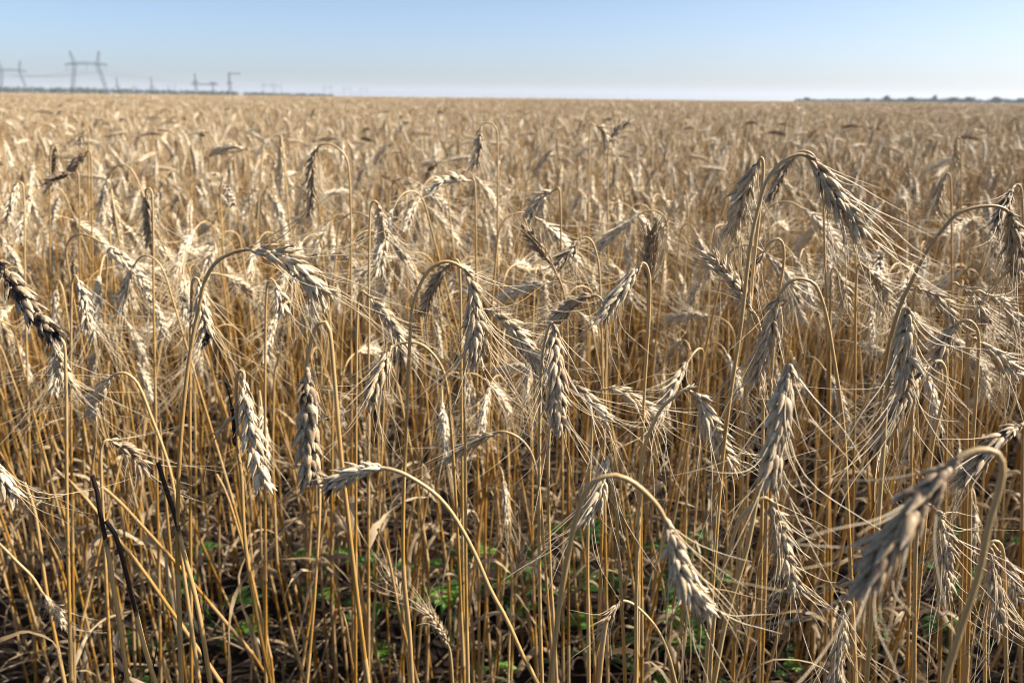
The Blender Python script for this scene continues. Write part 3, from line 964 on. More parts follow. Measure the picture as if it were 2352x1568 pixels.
hero('the first of the curved ears', 'evenly curved grey ear, the one nearest the spiky ear in its rank', 0.66,
     [(2118, 666), (2140, 674), (2160, 690), (2178, 718), (2191, 750)], 'auto-26', twist=0.4, tone=0.46)
hero('the second of the curved ears', 'evenly curved grey ear, the middle one of its rank above the neat round hook', 0.72,
     [(2208, 658), (2230, 674), (2248, 705), (2266, 742)], 'auto-40', twist=0.4, tone=0.44)
hero('the last of the curved ears', 'evenly curved grey ear, the outermost of its rank, with shining rim', 0.66,
     [(2272, 678), (2305, 695), (2327, 724), (2343, 766)], 'auto-60', twist=0.4, tone=0.46)
hero('the bent ear under the long awns', 'grey bent ear hanging below the long trailing awns of the tallest arch', 0.74,
     [(1988, 613), (2011, 639), (2028, 672), (2040, 718)], 'auto-30', twist=0.4, tone=0.5)
hero('the slim ear beside the long hook', 'slim light ear close beside the shoulder of the long bent straw', 0.80,
     [(1921, 622), (1932, 645), (1938, 670), (1942, 700)], 'auto-20', twist=0.4, tone=0.5)
hero('the silvery ear sloping off', 'silvery ear sloping down and out towards the picture edge, below the curved ears', 0.56,
     [(2252, 787), (2285, 812), (2311, 839), (2338, 866)], 'auto-30', twist=0.4, tone=0.52)
hero('the slate ear behind the arch', 'slate grey ear hanging right behind the curve of the tall arched stalk', 0.70,
     [(1036, 604), (1014, 626), (997, 655), (984, 689), (973, 722)], 'auto28', twist=0.4, tone=0.26)
hero('the white ear near the bowed one', 'white stubby ear hanging close under the tip of the long bowed golden ear', 0.72,
     [(632, 650), (640, 672), (645, 690), (650, 715)], 'auto-28', twist=0.4, tone=0.7, char_tip=0.0)
hero('the dark ear in the left crop', 'dark shaded ear hanging among pale ones, halfway up above the scorched tip', 0.88,
     [(335, 440), (338, 475), (342, 520), (345, 570)], 'auto26', twist=0.4, tone=0.34)
hero('the arch above the dark one', 'slender bowed ear among tall stems, top of a pale wide arch behind the snapped straw', 1.05,
     [(1105, 290), (1102, 320), (1098, 350), (1094, 380)], [(1110, 284), (1125, 282), (1140, 295), (1143, 340), (1143, 480)], twist=0.4, tone=0.5)
hero('the swept ear far off', 'dark ear swept upward above the crop, nearest the horizon right of centre', 1.2,
     [(1402, 328), (1411, 310), (1424, 294), (1440, 283)], [(1399, 336), (1396, 380), (1396, 500), (1398, 640)], twist=0.4, tone=0.2)
hero('the wide arch far off', 'thin arched ear beside the swept dark ear, curving the other way', 1.3,
     [(1366, 288), (1380, 293), (1390, 312), (1396, 340)], 'auto-30', twist=0.4, tone=0.5)
hero('the lone pale ear over the green', 'pale ear with drooping awns in a gap over the green weeds, centre', 0.80,
     [(868, 470), (872, 495), (877, 520), (882, 548)], 'auto-28', twist=0.4, tone=0.6)
hero('the low shaded ear', 'small brown ear on a thin bowed straw low among the stems', 0.56,
     [(1422, 1384), (1411, 1398), (1398, 1420), (1386, 1445)], [(1430, 1379), (1450, 1384), (1480, 1408), (1510, 1445), (1535, 1500), (1552, 1565)], twist=0.4, tone=0.3, width=0.75, awn_len=0.03)
hero('the low tilted ear', 'low ear tilting up in the shade with bright awns, over dark soil', 0.66,
     [(1030, 1482), (1018, 1455), (1002, 1432), (985, 1405)], [(1034, 1495), (1038, 1530), (1040, 1565)], twist=0.4, tone=0.4, width=0.8, awn_spread=28, awn_len=0.045)
hero('the lower shaded ear', 'thin ear leaning up in the shade left of the low tilted one', 0.72,
     [(922, 1385), (916, 1365), (908, 1345), (902, 1328)], [(925, 1400), (930, 1450), (938, 1540)], twist=0.4, tone=0.4, width=0.7, awn_spread=26, awn_len=0.04)
hero('the small ear between the stems', 'small ear with dark husks and stiff awns half way up between plain stems', 0.74,
     [(1182, 1330), (1190, 1308), (1196, 1290), (1200, 1272)], [(1178, 1345), (1172, 1420), (1168, 1540)], twist=0.4, tone=0.2, width=0.75, awn_spread=36, awn_len=0.045)
hero('the fallen ear', 'blurred ear hanging upside down low in the stubble, dark at its base', 0.62,
     [(103, 1368), (115, 1385), (128, 1405), (142, 1435)], [(97, 1360), (75, 1325), (40, 1290), (0, 1250), (-60, 1200)], twist=0.4, tone=0.5, char=0.1, width=0.8, awn_len=0.035, nobase=False)

BARE = [  # bare broken straws: points top to bottom, scorched share of the length from the top
    ('the first black-tipped straw', 'leaning bare straw with a scorched black split tip, the tallest of the scorched ones', 0.46,
     [(363, 1062), (383, 1128), (403, 1188), (420, 1262), (443, 1345), (453, 1388), (467, 1462), (483, 1567)], 0.075),
    ('the second black-tipped straw', 'bare straw with a long scorched black tip, nearest the picture edge of the scorched three', 0.46,
     [(212, 1092), (223, 1128), (230, 1178), (247, 1262), (263, 1362), (277, 1445), (293, 1567)], 0.075),
    ('the third black-tipped straw', 'shortest scorched bare straw, black and curled over at its top', 0.46,
     [(243, 1196), (252, 1200), (263, 1222), (280, 1278), (297, 1345), (310, 1395), (330, 1478), (357, 1567)], 0.11),
    ('the snapped straw with a pale break', 'bare straw snapped off with a jagged pale break in front of dark soil', 0.46,
     [(1392, 1425), (1388, 1450), (1382, 1500), (1376, 1567)], 0.0),
]


def hero_path(D, ear, stem, dy):
    s = 0.5 / D
    if isinstance(stem, str):
        dx = float(stem[4:]) * s
        (bx, by), (ex, ey) = ear[0], ear[1]
        d = unit(np.array([bx - ex, by - ey], float))
        up = 20 * s
        stem = [(bx + d[0] * 9 * s + dx * 0.10, by + d[1] * 9 * s), (bx + dx * 0.5, by - up * 0.75), (bx + dx * 0.85, by - up * 0.25), (bx + dx * 1.05, by + 55 * s),
                (bx + dx * 1.15, by + 200 * s), (bx + dx * 1.2, by + 420 * s)]
    E = np.array([at(x, y, D + dy * (k + 0.5) / len(ear)) for k, (x, y) in enumerate(ear)])
    S = np.array([at(x, y, D) for x, y in stem])
    last, prev = S[-1], S[-2]
    v = unit(last - prev)
    if v[2] > -0.5:
        v = np.array([v[0] * 0.3, 0, -1.0])
    v = v / -v[2]
    v[0] = np.clip(v[0], -0.3, 0.3)
    foot = last + v * last[2] + np.array([0, 0.02, 0])
    foot[2] = ground_z(foot[0], foot[1])
    mid = (last + foot) / 2
    path = np.vstack([foot, mid, S[::-1], E])
    return path, len(S) + 2


MARKS = []                                       # (landmark phrase, projected middle of its ear)


def stalk_root(kind, foot, label, cat='wheat'):
    root = link(kind, None)
    root.location = foot
    return tag(root, label, cat, GRP)


def add_leaves(root, stem_c, g, n, burnt=False, lo=0.25, hi=0.62):
    s = arclen(stem_c)
    for k in range(n):
        f = g.uniform(lo, hi)
        i = min(int(np.searchsorted(s, f * s[-1])), len(stem_c) - 2)
        make_leaf(g, stem_c[i], unit(stem_c[i + 1] - stem_c[i]), g.uniform(0.09, 0.19), g.uniform(0.004, 0.0085), g.uniform(0, 6.28), g.uniform(0.8, 2.0), g.uniform(0.3, 0.9)).build('leaf', M['leaf'], root)


for hi_, (mark, label, D, ear, stem, kw) in enumerate(HEROES):
    g = np.random.default_rng(1000 + hi_)
    kw = dict(kw)
    burnt_leaf = kw.pop('burnt_leaf', False)
    kw.pop('nobase', None)
    dy = kw.pop('dy', g.uniform(-0.02, 0.02) * min(1.5, D / 0.5))
    path, ns = hero_path(D, ear, stem, dy)
    C = smooth_path(path, 400)
    k = int(np.argmin(np.linalg.norm(C - path[ns], axis=1)))
    foot = C[0].copy()
    C = C - foot
    sc, ec = C[: k + 1], C[k:]
    root = stalk_root('wheat_stalk', foot, label)
    MARKS.append((mark, project(foot + ec[len(ec) // 2])[:2]))
    lod = 2
    char = kw.get('char', 0.0)
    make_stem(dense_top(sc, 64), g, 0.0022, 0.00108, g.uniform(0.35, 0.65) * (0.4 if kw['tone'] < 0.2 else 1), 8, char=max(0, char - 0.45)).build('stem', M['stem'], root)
    h, a = make_ear(resample(ec, 30), g, lod, **kw)
    e = h.build('ear', M['husk'], root)
    if a.v:
        a.build('awns', M['awn'], e)
    if burnt_leaf:
        p = [at(x, y, D) - foot for x, y in ((540, 1022), (536, 960), (528, 915), (518, 880), (508, 862), (494, 858))]
        P = smooth_path(p, 24)
        mb = MB()
        r = 0.0012 * np.interp(np.linspace(0, 1, 24), [0, 0.3, 1], [1, 0.9, 0.2]) * (1 + 0.3 * g.normal(0, 1, 24))
        tube(mb, P, r, 5, (0.2, 0.5, 0.0))
        tag(mb.build('leaf', M['leaf'], root), 'scorched black curled leaf')
        p = [at(x, y, D) - foot for x, y in ((548, 952), (530, 960), (508, 985), (492, 1010), (478, 1050), (468, 1110))]
        P = smooth_path(p, 20)
        mb = MB()
        W = np.array([0.35, 0.2, 0.9])
        w = 0.0035 * np.interp(np.linspace(0, 1, 20), [0, 0.4, 1], [0.7, 1, 0.2])[:, None]
        v = np.stack([P - unit(W) * w, P + np.array([0, -0.0015, 0]), P + unit(W) * w], axis=1)
        i, j = np.meshgrid(np.arange(19), np.arange(2), indexing='ij')
        mb.add(v, np.stack([i * 3 + j, i * 3 + j + 1, (i + 1) * 3 + j + 1, (i + 1) * 3 + j], axis=-1), (0.8, 0, 0.3))
        mb.build('leaf', M['leaf'], root)
    add_leaves(root, sc, g, int(g.integers(0, 3)) if D > 0.35 else 0)

for bi, (mark, label, D, pts, black) in enumerate(BARE):
    g = np.random.default_rng(1500 + bi)
    path, ns = hero_path(D, [pts[0], pts[0]], pts, 0.0)
    C = smooth_path(path[:ns], 60)
    foot = C[0].copy()
    root = stalk_root('bare_straw', foot, label, 'straw')
    MARKS.append((mark, project(C[-8])[:2]))
    make_stem(C - foot, g, 0.0021, 0.0014 if black else 0.0017, 0.45, 8, char_from=1 - black if black else None).build('stem', M['stem'], root)
    if black:
        make_leaf(g, (C - foot)[-14], np.array([0, 0, 1.0]), 0.05, 0.004, 2.6, 0.3, 0.2, char=0.95).build('leaf', M['leaf'], root)
    else:
        add_leaves(root, C - foot, g, 1, lo=0.8, hi=0.9)

# ------------------------------------------------------------------ the other near stalks: a few kinds, copied
KINDS = []
for k, (H, bend, lean, el, words_, tone) in enumerate((
        (0.72, 150, 5, 0.066, 'hooked beige ear', 0.55), (0.66, 168, 3, 0.060, 'tightly hooked pale ear', 0.66), (0.74, 146, 8, 0.072, 'slanting golden ear', 0.62),
        (0.60, 160, 4, 0.056, 'hanging grey ear', 0.36), (0.70, 112, 6, 0.066, 'level golden ear', 0.66), (0.78, 158, 5, 0.070, 'long hanging beige ear', 0.58),
        (0.55, 140, 9, 0.052, 'small hooked ear', 0.5), (0.68, 172, 2, 0.068, 'straight hanging pale ear', 0.7), (0.72, 140, 4, 0.060, 'nodding greyish ear', 0.42),
        (0.52, 70, 10, 0.050, 'small tilted ear', 0.5))):
    g = np.random.default_rng(2000 + k)
    sc, ec = stalk_curve(g, H, bend, lean, el, neck=g.uniform(0.035, 0.075))
    stem_me = make_stem(dense_top(sc, 48), g, 0.0021, 0.00098, g.uniform(0.3, 0.65), 8).mesh('stem', M['stem'])
    h, a = make_ear(resample(ec, 24), g, 2, twist=g.uniform(0, 1), tone=tone + 0.16, width=g.uniform(0.95, 1.15), awn_len=g.uniform(0.05, 0.068), awn_spread=g.uniform(34, 54), char_tip=0.3 if k == 3 else 0)
    ear_me, awn_me = h.mesh('ear', M['husk']), a.mesh('awns', M['awn'])
    leaves = []
    s = arclen(sc)
    for q in range(int(g.integers(2, 4))):
        i = int(np.searchsorted(s, g.uniform(0.12, 0.6) * s[-1]))
        leaves.append(make_leaf(g, sc[i], unit(sc[i + 1] - sc[i]), g.uniform(0.08, 0.18), g.uniform(0.004, 0.008), g.uniform(0, 6.28), g.uniform(0.9, 2.2), g.uniform(0.3, 0.9)).mesh('leaf', M['leaf']))
    KINDS.append((words_, H, stem_me, ear_me, awn_me, leaves, ec[len(ec) // 2]))
BARE_KINDS = []
for k in range(4):
    g = np.random.default_rng(2100 + k)
    sc, ec = stalk_curve(g, (0.5, 0.62, 0.42, 0.56)[k], 12, (12, 6, 16, 9)[k], 0.01, neck=0.05, ear_bend=0)
    s = arclen(sc)
    i = int(np.searchsorted(s, 0.55 * s[-1]))
    BARE_KINDS.append((make_stem(resample(sc, 34), g, 0.0019, 0.0014, g.uniform(0.3, 0.6), 8).mesh('stem', M['stem']),
                       make_leaf(g, sc[i], unit(sc[i + 1] - sc[i]), 0.16, 0.007, g.uniform(0, 6.28), 1.8, 0.6).mesh('leaf', M['leaf']), sc[-1]))

NEAR_END = 1.42
N_FILL = 300 - len(HEROES)
N_BARE = 36
spots = []
g = np.random.default_rng(77)
taken = [np.array(o.location[:2]) for o in COL.objects if o.name.startswith(('wheat_stalk', 'bare_straw'))]
while len(spots) < N_FILL + N_BARE:
    bare = len(spots) >= N_FILL
    y = math.sqrt(g.uniform(0.88 ** 2, NEAR_END ** 2)) if not bare else math.sqrt(g.uniform(0.62 ** 2, 1.35 ** 2))
    x = g.uniform(-0.74, 0.74) * y
    if bare and g.random() < 0.55:
        x = -abs(x)
    p = np.array([x, y])
    if min(np.linalg.norm(p - t) for t in taken) < 0.022:
        continue
    taken.append(p)
    spots.append((x, y, bare))

ordinal = ['nearest', 'second', 'third', 'fourth', 'fifth', 'sixth', 'seventh', 'eighth', 'ninth', 'tenth', 'eleventh', 'twelfth', 'thirteenth', 'fourteenth', 'fifteenth',
           'sixteenth', 'seventeenth', 'eighteenth', 'nineteenth', 'twentieth']
FILL = []
for n, (x, y, bare) in enumerate(spots):
    z = float(ground_z(x, y))
    rz = g.uniform(0, 2 * math.pi)
    if bare:
        k = int(g.integers(0, len(BARE_KINDS)))
        st, lf, top = BARE_KINDS[k]
        sc_ = g.uniform(0.8, 1.12)
        root = link('bare_straw', None)
        link('stem', st, root)
        if g.random() < 0.6:
            link('leaf', lf, root)
        kind_words, cat, mid = 'bare leaning straw', 'straw', top
    else:
        lim = 0.80 if y > 0.8 else 0.66                # close by only the shorter kinds, so that they do not mask the arched ones
        opts = [k for k in range(len(KINDS)) if 0.58 < KINDS[k][1] < lim] if g.random() < 0.93 or y < 0.8 else list(range(len(KINDS)))
        k = int(g.choice(opts))
        kind_words, H, st, er, aw, lv, mid = KINDS[k]
        sc_ = g.uniform(0.92, 1.20) if y > 0.95 else g.uniform(0.85, 1.08) if y > 0.85 else g.uniform(0.80, 0.98)
        root = link('wheat_stalk', None)
        link('stem', st, root)
        e = link('ear', er, root)
        link('awns', aw, e)
        for l in lv:
            link('leaf', l, root)
        cat = 'wheat'
    root.location = (x, y, z)
    root.rotation_euler = (g.normal(0, 0.12 if bare else 0.07), g.normal(0, 0.12 if bare else 0.07), rz)
    root.scale = (sc_,) * 3
    m = Matrix.LocRotScale(root.location, root.rotation_euler, root.scale)
    u, v, w = project(np.array(m @ Vector(mid)))
    FILL.append((root, kind_words, cat, u, v))
by = {}
for root, kw_, cat, u, v in FILL:
    d = [math.hypot(u - a, v - b) for _, (a, b) in MARKS]
    i = int(np.argmin(d))
    a, b = MARKS[i][1]
    dirn = ('right of' if u > a else 'left of') if abs(u - a) > abs(v - b) else ('below' if v > b else 'above')
    by.setdefault((kw_, dirn, i), []).append((d[i], root, cat))
for (kw_, dirn, i), rows in by.items():
    rows.sort(key=lambda r: r[0])
    for n, (_, root, cat) in enumerate(rows):
        what = kw_ if cat == 'straw' else 'stalk with ' + kw_
        what = what if n == 0 else ordinal[min(n, 19)] + ' ' + what
        tag(root, what + ' ' + dirn + ' ' + MARKS[i][0], cat, 'other near wheat stalks' if cat == 'wheat' else 'bare straws between the stalks')


# ------------------------------------------------------------------ the standing crop beyond: one mass
def crop_patch(seed, size, count, lod, hmin=0.0):
    """a square of standing stalks as raw geometry with four materials"""
    g = np.random.default_rng(seed)
    S, E, A, L = MB(), MB(), MB(), MB()
    for n in range(count):
        H = float(np.clip(g.normal(0.755, 0.06), 0.55, 0.87))
        bend = float(np.clip(g.normal(174, 9) if g.random() < 0.88 else g.normal(125, 30), 40, 188))
        el = g.uniform(0.064, 0.090)
        if lod == 0:
            el *= 1.1
        bare = g.random() < 0.06
        tone = float(np.clip(g.normal(0.86, 0.09) if g.random() < 0.66 else g.normal(0.38, 0.12), 0.08, 1.0))
        char = 0.0
        if g.random() < 0.04:
            tone, char = 0.15, g.uniform(0.1, 0.45)
        sc, ec = stalk_curve(g, H, bend, g.normal(0, 6), el, neck=g.uniform(0.035, 0.09), az=g.uniform(0, 6.283))
        off = np.array([g.uniform(-0.5, 0.5) * size, g.uniform(-0.5, 0.5) * size, 0])
        if lod == 0:
            sc = sc[sc[:, 2] > hmin]
        if len(sc) < 5:
            continue
        nst = (16, 9)[lod == 0]
        P = dense_top(sc, nst) + off
        f = np.linspace(0, 1, nst)
        wide = 1.0 if lod else 1.1
        tube(S, P, (0.0018 - 0.0011 * f) * wide, 5 if lod else 3, np.stack([np.clip(g.uniform(0.05, 0.55) + 0.1 * f, 0, 1), 0 * f, np.clip(0.3 * (np.sin(f * 9 + n) > 0.5) + 0.3 * f ** 4, 0, 1)], axis=1))
        if not bare:
            h, a = make_ear(resample(ec + off, 10), g, lod, twist=g.uniform(0, 1.5), tone=tone, char=char, width=g.uniform(1.08, 1.32), awn_len=g.uniform(0.040, 0.060), awn_spread=g.uniform(28, 50))
            E.join(h)
            A.join(a)
        for q in range(int(g.integers(0, 2)) if lod else int(g.random() < 0.2)):
            i = int(g.uniform(0.25, 0.75) * (len(sc) - 2))
            L.join(make_leaf(g, sc[i] + off, unit(sc[i + 1] - sc[i]), g.uniform(0.08, 0.18), g.uniform(0.004, 0.009), g.uniform(0, 6.28), g.uniform(0.8, 2.0), g.uniform(0.3, 0.9), n=7 if lod else 4))
    if not L.v:
        L.join(make_leaf(g, (0, 0, 0.4), (0, 0, 1), 0.1, 0.006, 1.0, 1.0, 0.5, n=4))
    return build_mesh('crop_patch', [(S, M['stem']), (E, M['husk']), (A, M['awn']), (L, M['leaf'])])


PROTO = []
for k in range(6):
    PROTO.append(crop_patch(3000 + k, 0.34, 31, 1))          # 0.30 m cells, near
for k in range(4):
    PROTO.append(crop_patch(3100 + k, 1.15, 360, 0, 0.25))   # 1 m cells, middle distance
for k in range(3):
    PROTO.append(crop_patch(3200 + k, 4.2, 1500, 0, 0.5))    # 4 m cells, far off
for k in range(3):
    PROTO.append(crop_patch(3300 + k, 0.34, 20, 1))          # 0.30 m cells, thin stand next to the bare soil
PROTO_OBJ = [bpy.data.objects.new('crop_patch', m) for m in PROTO]    # source geometry only, not linked into the scene

cells = []
g = np.random.default_rng(99)


def scatter(cell, r0, r1, first, n, half_angle, keep=1.0, inside_ok=None):
    m = int(r1 / cell) + 2
    for i in range(-m, m + 1):
        for j in range(-m, m + 1):
            x, y = (i + 0.5) * cell, (j + 0.5) * cell
            r = math.hypot(x, y)
            if not (r0 <= r < r1) or g.random() > keep:
                continue
            if abs(math.atan2(x, y)) > half_angle:
                continue
            if inside_ok is not None and not inside_ok(x, y):
                continue
            jx, jy = g.uniform(-0.12, 0.12, 2) * cell
            cells.append((x + jx, y + jy, float(ground_z(x, y)) if r > 4 else 0.0, first + int(g.integers(0, n)), int(g.integers(0, 4)) * math.pi / 2 + g.uniform(-0.2, 0.2), g.uniform(0.95, 1.04)))


def not_near_zone(x, y):
    if y > NEAR_END - 0.06:
        return True
    return abs(x) > 0.74 * max(y, 0.3) + 0.22 and x * x + y * y > 0.58 ** 2


scatter(0.30, 0.5, 2.1, 13, 3, R(62), 1.0, not_near_zone)
scatter(0.30, 2.1, 6.0, 0, 6, R(62), 1.0, not_near_zone)
scatter(1.0, 6.0, 46.0, 6, 4, R(42))
scatter(4.0, 46.0, 250.0, 10, 3, R(38))
cm = bpy.data.meshes.new('wheat_field')
cells_a = np.array(cells, dtype=np.float32)
cm.vertices.add(len(cells))
cm.vertices.foreach_set('co', cells_a[:, :3].ravel())
for nm, ty in (('kind_of_patch', 'INT'), ('turn', 'FLOAT_VECTOR'), ('size', 'FLOAT')):
    cm.attributes.new(nm, ty, 'POINT')
cm.attributes['kind_of_patch'].data.foreach_set('value', cells_a[:, 3].astype(np.int32))
cm.attributes['turn'].data.foreach_set('vector', np.stack([0 * cells_a[:, 4], 0 * cells_a[:, 4], cells_a[:, 4]], axis=1).astype(np.float32).ravel())
cm.attributes['size'].data.foreach_set('value', cells_a[:, 5].copy())
field = link('wheat_field', cm)
tag(field, 'mass of ripe bearded wheat standing beyond the nearest stalks', kind='stuff')
ng = bpy.data.node_groups.new('standing_crop', 'GeometryNodeTree')
ng.interface.new_socket('Geometry', in_out='INPUT', socket_type='NodeSocketGeometry')
ng.interface.new_socket('Geometry', in_out='OUTPUT', socket_type='NodeSocketGeometry')
gin, gout = ng.nodes.new('NodeGroupInput'), ng.nodes.new('NodeGroupOutput')
join = ng.nodes.new('GeometryNodeJoinGeometry')


def named(nm, ty):
    n = ng.nodes.new('GeometryNodeInputNamedAttribute')
    n.data_type = ty
    n.inputs[0].default_value = nm
    return n.outputs[0]


a_kind, a_turn, a_size = named('kind_of_patch', 'INT'), named('turn', 'FLOAT_VECTOR'), named('size', 'FLOAT')
e2r = ng.nodes.new('FunctionNodeEulerToRotation')
ng.links.new(a_turn, e2r.inputs[0])
for k, ob in enumerate(PROTO_OBJ):
    inf = ng.nodes.new('GeometryNodeObjectInfo')
    inf.inputs['Object'].default_value = ob
    inf.inputs['As Instance'].default_value = False
    cmpn = ng.nodes.new('FunctionNodeCompare')
    cmpn.data_type = 'INT'
    cmpn.operation = 'EQUAL'
    ci = [s_ for s_ in cmpn.inputs if s_.type == 'INT']
    ng.links.new(a_kind, ci[0])
    ci[1].default_value = k
    iop = ng.nodes.new('GeometryNodeInstanceOnPoints')
    ng.links.new(gin.outputs[0], iop.inputs['Points'])
    ng.links.new(cmpn.outputs[0], iop.inputs['Selection'])
    ng.links.new(inf.outputs['Geometry'], iop.inputs['Instance'])
    ng.links.new(e2r.outputs[0], iop.inputs['Rotation'])
    ng.links.new(a_size, iop.inputs['Scale'])
    ng.links.new(iop.outputs[0], join.inputs[0])
ng.links.new(join.outputs[0], gout.inputs[0])
md = field.modifiers.new('standing_crop', 'NODES')
md.node_group = ng


# ------------------------------------------------------------------ green weeds between the stalks
def weed_meshes(seed, height, n_leaf, spread):
    g = np.random.default_rng(seed)
    St, Lf = MB(), MB()
    top = np.array([g.normal(0, 0.01), g.normal(0, 0.01), height])
    C = smooth_path([(0, 0, 0), top * 0.5 + g.normal(0, 0.004, 3), top], 12)
    tube(St, C, np.linspace(0.0013, 0.0006, 12), 6, (0.5, 0, 0))
    for k in range(n_leaf):
        f = (k + 0.6) / n_leaf
        p = C[int(f * 11)]
        az = k * 2.4 + g.normal(0, 0.3)
        ln = spread * (1.0 - 0.45 * abs(f - 0.45)) * g.uniform(0.7, 1.2)
        d = np.array([math.cos(az), math.sin(az), g.uniform(0.3, 0.9)])
        d = unit(d)
        pts = [p]
        for q in range(7):
            pts.append(pts[-1] + d * ln / 7)
            d = unit(d + np.array([0, 0, -0.16]) + g.normal(0, 0.05, 3))
        Q = np.array(pts)
        T, N, B = frames(Q, (0, 0, 1))
        tube(St, Q, np.linspace(0.0007, 0.0003, 8), 4, (0.6, 0, 0))
        tone = g.uniform(0.2, 0.95)
        for q in range(2, 8):                      # paired lobes of a feathery leaf
            for s_ in ((-1, 1) if q < 7 else (0,)):
                o = unit(T[q] * (0.8 if s_ else 1) + B[q] * s_ * 0.9 + np.array([0, 0, g.normal(0.0, 0.15)]))
                l2 = ln * (0.36 - 0.03 * abs(q - 4)) * g.uniform(0.8, 1.2)
                w = unit(np.cross(o, N[q])) * l2 * 0.26
                a, b = Q[q], Q[q] + o * l2
                m1, m2 = a + o * l2 * 0.35, a + o * l2 * 0.7 + N[q] * l2 * 0.05
                v = np.array([a, m1 - w, m2 - w * 0.8, b, m2 + w * 0.8, m1 + w, m1 + N[q] * l2 * -0.06, m2 + N[q] * l2 * -0.04])
                Lf.add(v, [(0, 6, 1, 1), (1, 6, 7, 2), (2, 7, 3, 3), (0, 5, 6, 6), (5, 4, 7, 6), (4, 3, 7, 7)][1:2] + [(5, 4, 7, 6), (0, 5, 6, 1), (2, 7, 4, 3)], (tone + g.normal(0, 0.05), 0, 0))
    return St, Lf


WEEDS = []
WEED_H = (0.10, 0.16, 0.07, 0.22, 0.12)
for k, (h, n, sp) in enumerate(((0.10, 6, 0.045), (0.16, 7, 0.050), (0.07, 6, 0.045), (0.22, 8, 0.045), (0.12, 7, 0.055))):
    St, Lf = weed_meshes(4000 + k, h, n, sp)
    WEEDS.append((St.mesh('stem', M['green']), Lf.mesh('leaves', M['green'], smooth=False)))
WEED_SPOTS = [  # picture place, size, what it stands by
    (490, 1150, 1.1, 'bright green feathery weed below the pale awnless ear'),     (330, 1430, 1.2, 'green weed among the scorched straws, the higher of two'), (322, 1520, 1.3, 'weed in dark soil beside the scorched straws, the lowest there'),
    (175, 1360, 0.9, 'weed in the shade between bare straws near the fallen ear'),
    (760, 1245, 1.2, 'green weed under the half-eaten ear'),     (850, 1230, 1.0, 'smaller weed beside the one under the half-eaten ear'), (1050, 1270, 1.3, 'leafy weed alone in bare soil in the middle'),
    (1010, 1300, 0.8, 'small weed beside the leafy one in bare soil'), (1285, 1120, 1.4, 'tall light green weed left of the white ear'),
    (1200, 1260, 1.1, 'bushy weed close to the small dark-husked ear'),
    (1110, 1490, 1.2, 'weed on dark soil at the foot of the long bare bowed straw'),
    (1130, 1530, 1.0, 'lowest weed at the foot of the long bare bowed straw'), (1590, 1030, 1.3, 'bright weed under the curved ear with a rusty base'),
    (1640, 1150, 1.3, 'dark green weed above the blurred golden arch'),     (2000, 1420, 1.2, 'weed behind the ear at the bottom edge'),
    (1960, 1440, 0.9, 'small weed close behind the ear at the bottom edge'), (2335, 1215, 1.2, 'weed in shade near the picture edge beyond the large blurred ear'),
    (1800, 1490, 0.9, 'weed low between plain stems beside the slim grey ear'), (1500, 1330, 0.9, 'weed behind the blurred golden ear'),
        (1410, 1010, 1.1, 'weed behind the white ear under the blurred arch'),     (2250, 1140, 1.0, 'weed under the dark crossing ear'),
    (1350, 1450, 0.9, 'weed beside the jagged snapped straw'), ]
for n, (px, py, sz, lab) in enumerate(WEED_SPOTS):
    g = np.random.default_rng(4100 + n)
    p = on_ground(px, py, 0.06 * sz)
    if p[1] > 1.25:                                     # rooted nearer, standing taller between the stalks
        p = at(px, py, 1.14 + 0.2 * g.random())
    tall = float(np.clip(p[2] * 0.95, 0.06, 0.26))
    k = int(np.argmin([abs(h - tall / 1.5) + 0.03 * g.random() for h in WEED_H]))
    St, Lf = WEEDS[k]
    sz = tall / WEED_H[k] / 1.15
    root = link('weed', None)
    root.location = (p[0], p[1], float(ground_z(p[0], p[1])) - 0.003)
    root.rotation_euler = (g.normal(0, 0.1), g.normal(0, 0.1), g.uniform(0, 6.28))
    root.scale = (sz * 1.15,) * 3
    tag(root, lab, 'weed', 'green weeds between the stalks')
    link('stem', St, root)
    link('leaves', Lf, root)

# ------------------------------------------------------------------ straw litter on the soil
lit = MB()
g = np.random.default_rng(55)
for n in range(5200):
    y = math.sqrt(g.uniform(0.85 ** 2, 4.2 ** 2)) if n % 3 else math.sqrt(g.uniform(0.9 ** 2, 2.2 ** 2))
    x = g.uniform(-0.85, 0.85) * y
    z = float(ground_z(x, y))
    az, el = g.uniform(0, 6.28), abs(g.normal(0.05, 0.28))
    d = np.array([math.cos(az) * math.cos(el), math.sin(az) * math.cos(el), math.sin(el)])
    p = np.array([x, y, z + abs(g.normal(0.004, 0.012))])
    tone = float(np.clip(g.normal(0.10, 0.28), 0, 1))
    if g.random() < 0.6:
        lit.join(make_leaf(g, p, d, g.uniform(0.03, 0.14), g.uniform(0.002, 0.008), az, g.uniform(0.0, 0.9), tone, char=0.3 if g.random() < 0.12 else 0.0, n=6))
    else:
        ln = g.uniform(0.02, 0.16)
        b = np.cross(d, (0, 0, 1))
        P = np.array([p, p + d * ln * 0.5 + b * g.normal(0, 0.05) * ln, p + d * ln])
        tube(lit, P, g.uniform(0.0007, 0.0018), 5, (tone, 0.0, g.uniform(0, 0.4)))
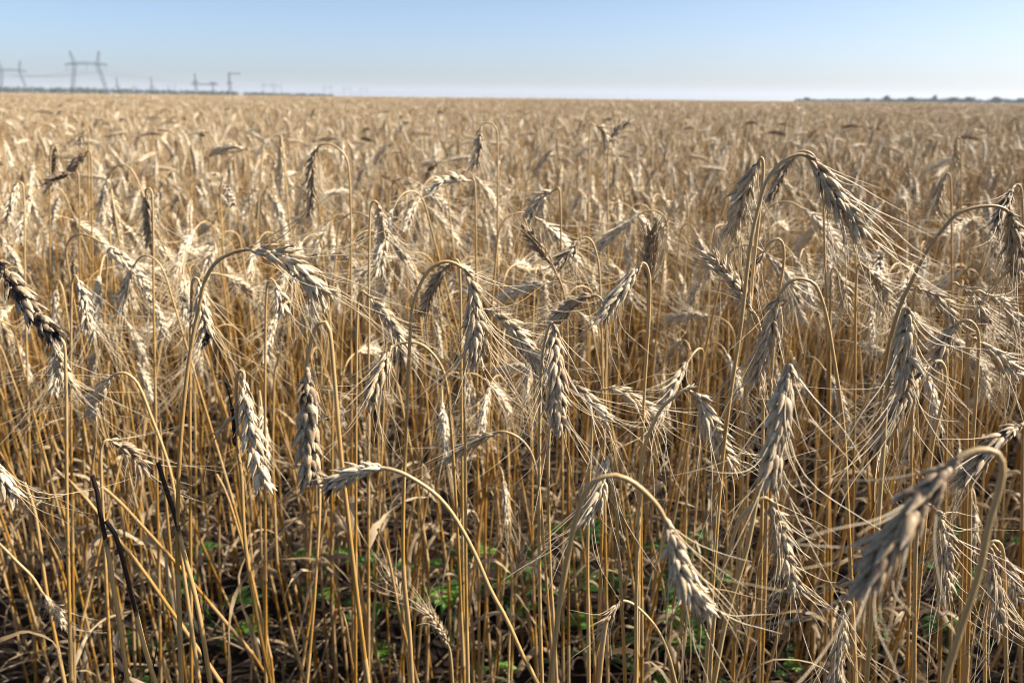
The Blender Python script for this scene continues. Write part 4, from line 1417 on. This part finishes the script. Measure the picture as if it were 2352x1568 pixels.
for n in range(520):
    y = math.sqrt(g.uniform(0.9 ** 2, 2.6 ** 2))
    x = g.uniform(-0.8, 0.8) * y
    az, el = g.uniform(0, 6.28), abs(g.normal(0.15, 0.35))
    d = np.array([math.cos(az) * math.cos(el), math.sin(az) * math.cos(el), math.sin(el)])
    ln = g.uniform(0.10, 0.34)
    p = np.array([x, y, float(ground_z(x, y)) + g.uniform(0.0, 0.03)])
    k_ = p + d * ln * g.uniform(0.4, 0.8)
    d2 = unit(d + g.normal(0, 0.35, 3) + np.array([0, 0, -0.25]))
    tube(lit, smooth_path([p, (p + k_) / 2, k_, k_ + d2 * ln * 0.3], 8), g.uniform(0.0010, 0.0019), 6, (float(np.clip(g.normal(0.5, 0.25), 0, 1)), 0.0, g.uniform(0, 0.4)))
for n in range(260):
    y = math.sqrt(g.uniform(0.9 ** 2, 2.4 ** 2))
    x = g.uniform(-0.8, 0.8) * y
    az = g.uniform(0, 6.28)
    lit.join(make_leaf(g, (x, y, float(ground_z(x, y)) + g.uniform(0.01, 0.12)), (math.cos(az) * 0.6, math.sin(az) * 0.6, 0.5), g.uniform(0.08, 0.18), g.uniform(0.005, 0.011), az, g.uniform(0.6, 2.0), float(np.clip(g.normal(0.3, 0.3), 0, 1)), n=9))
tag(lit.build('straw_litter', M['leaf']), 'dry straw bits and curled leaves littering the soil', kind='stuff')

# ------------------------------------------------------------------ the air
HZ = 7500.0
hm = MB()
hv = np.array([(sx * HZ, sy, sz) for sz in (-1.3, 62.0) for sx in (-1, 1) for sy in (-HZ, HZ)])
hm.add(hv, [(1, 3, 2, 0), (6, 7, 5, 4), (4, 5, 1, 0), (3, 7, 6, 2), (2, 6, 4, 0), (5, 7, 3, 1)], (0, 0, 0))
hmat = bpy.data.materials.new('haze')
hmat.use_nodes = True
hn = hmat.node_tree
hn.nodes.clear()
ho = hn.nodes.new('ShaderNodeOutputMaterial')
pv = hn.nodes.new('ShaderNodeVolumePrincipled')
pv.inputs['Color'].default_value = (0.72, 0.84, 1.0, 1)
pv.inputs['Density'].default_value = 0.00013
pv.inputs['Anisotropy'].default_value = 0.2
hn.links.new(pv.outputs[0], ho.inputs['Volume'])
tag(hm.build('haze', hmat, smooth=False), 'pale summer haze over the plain', kind='stuff')
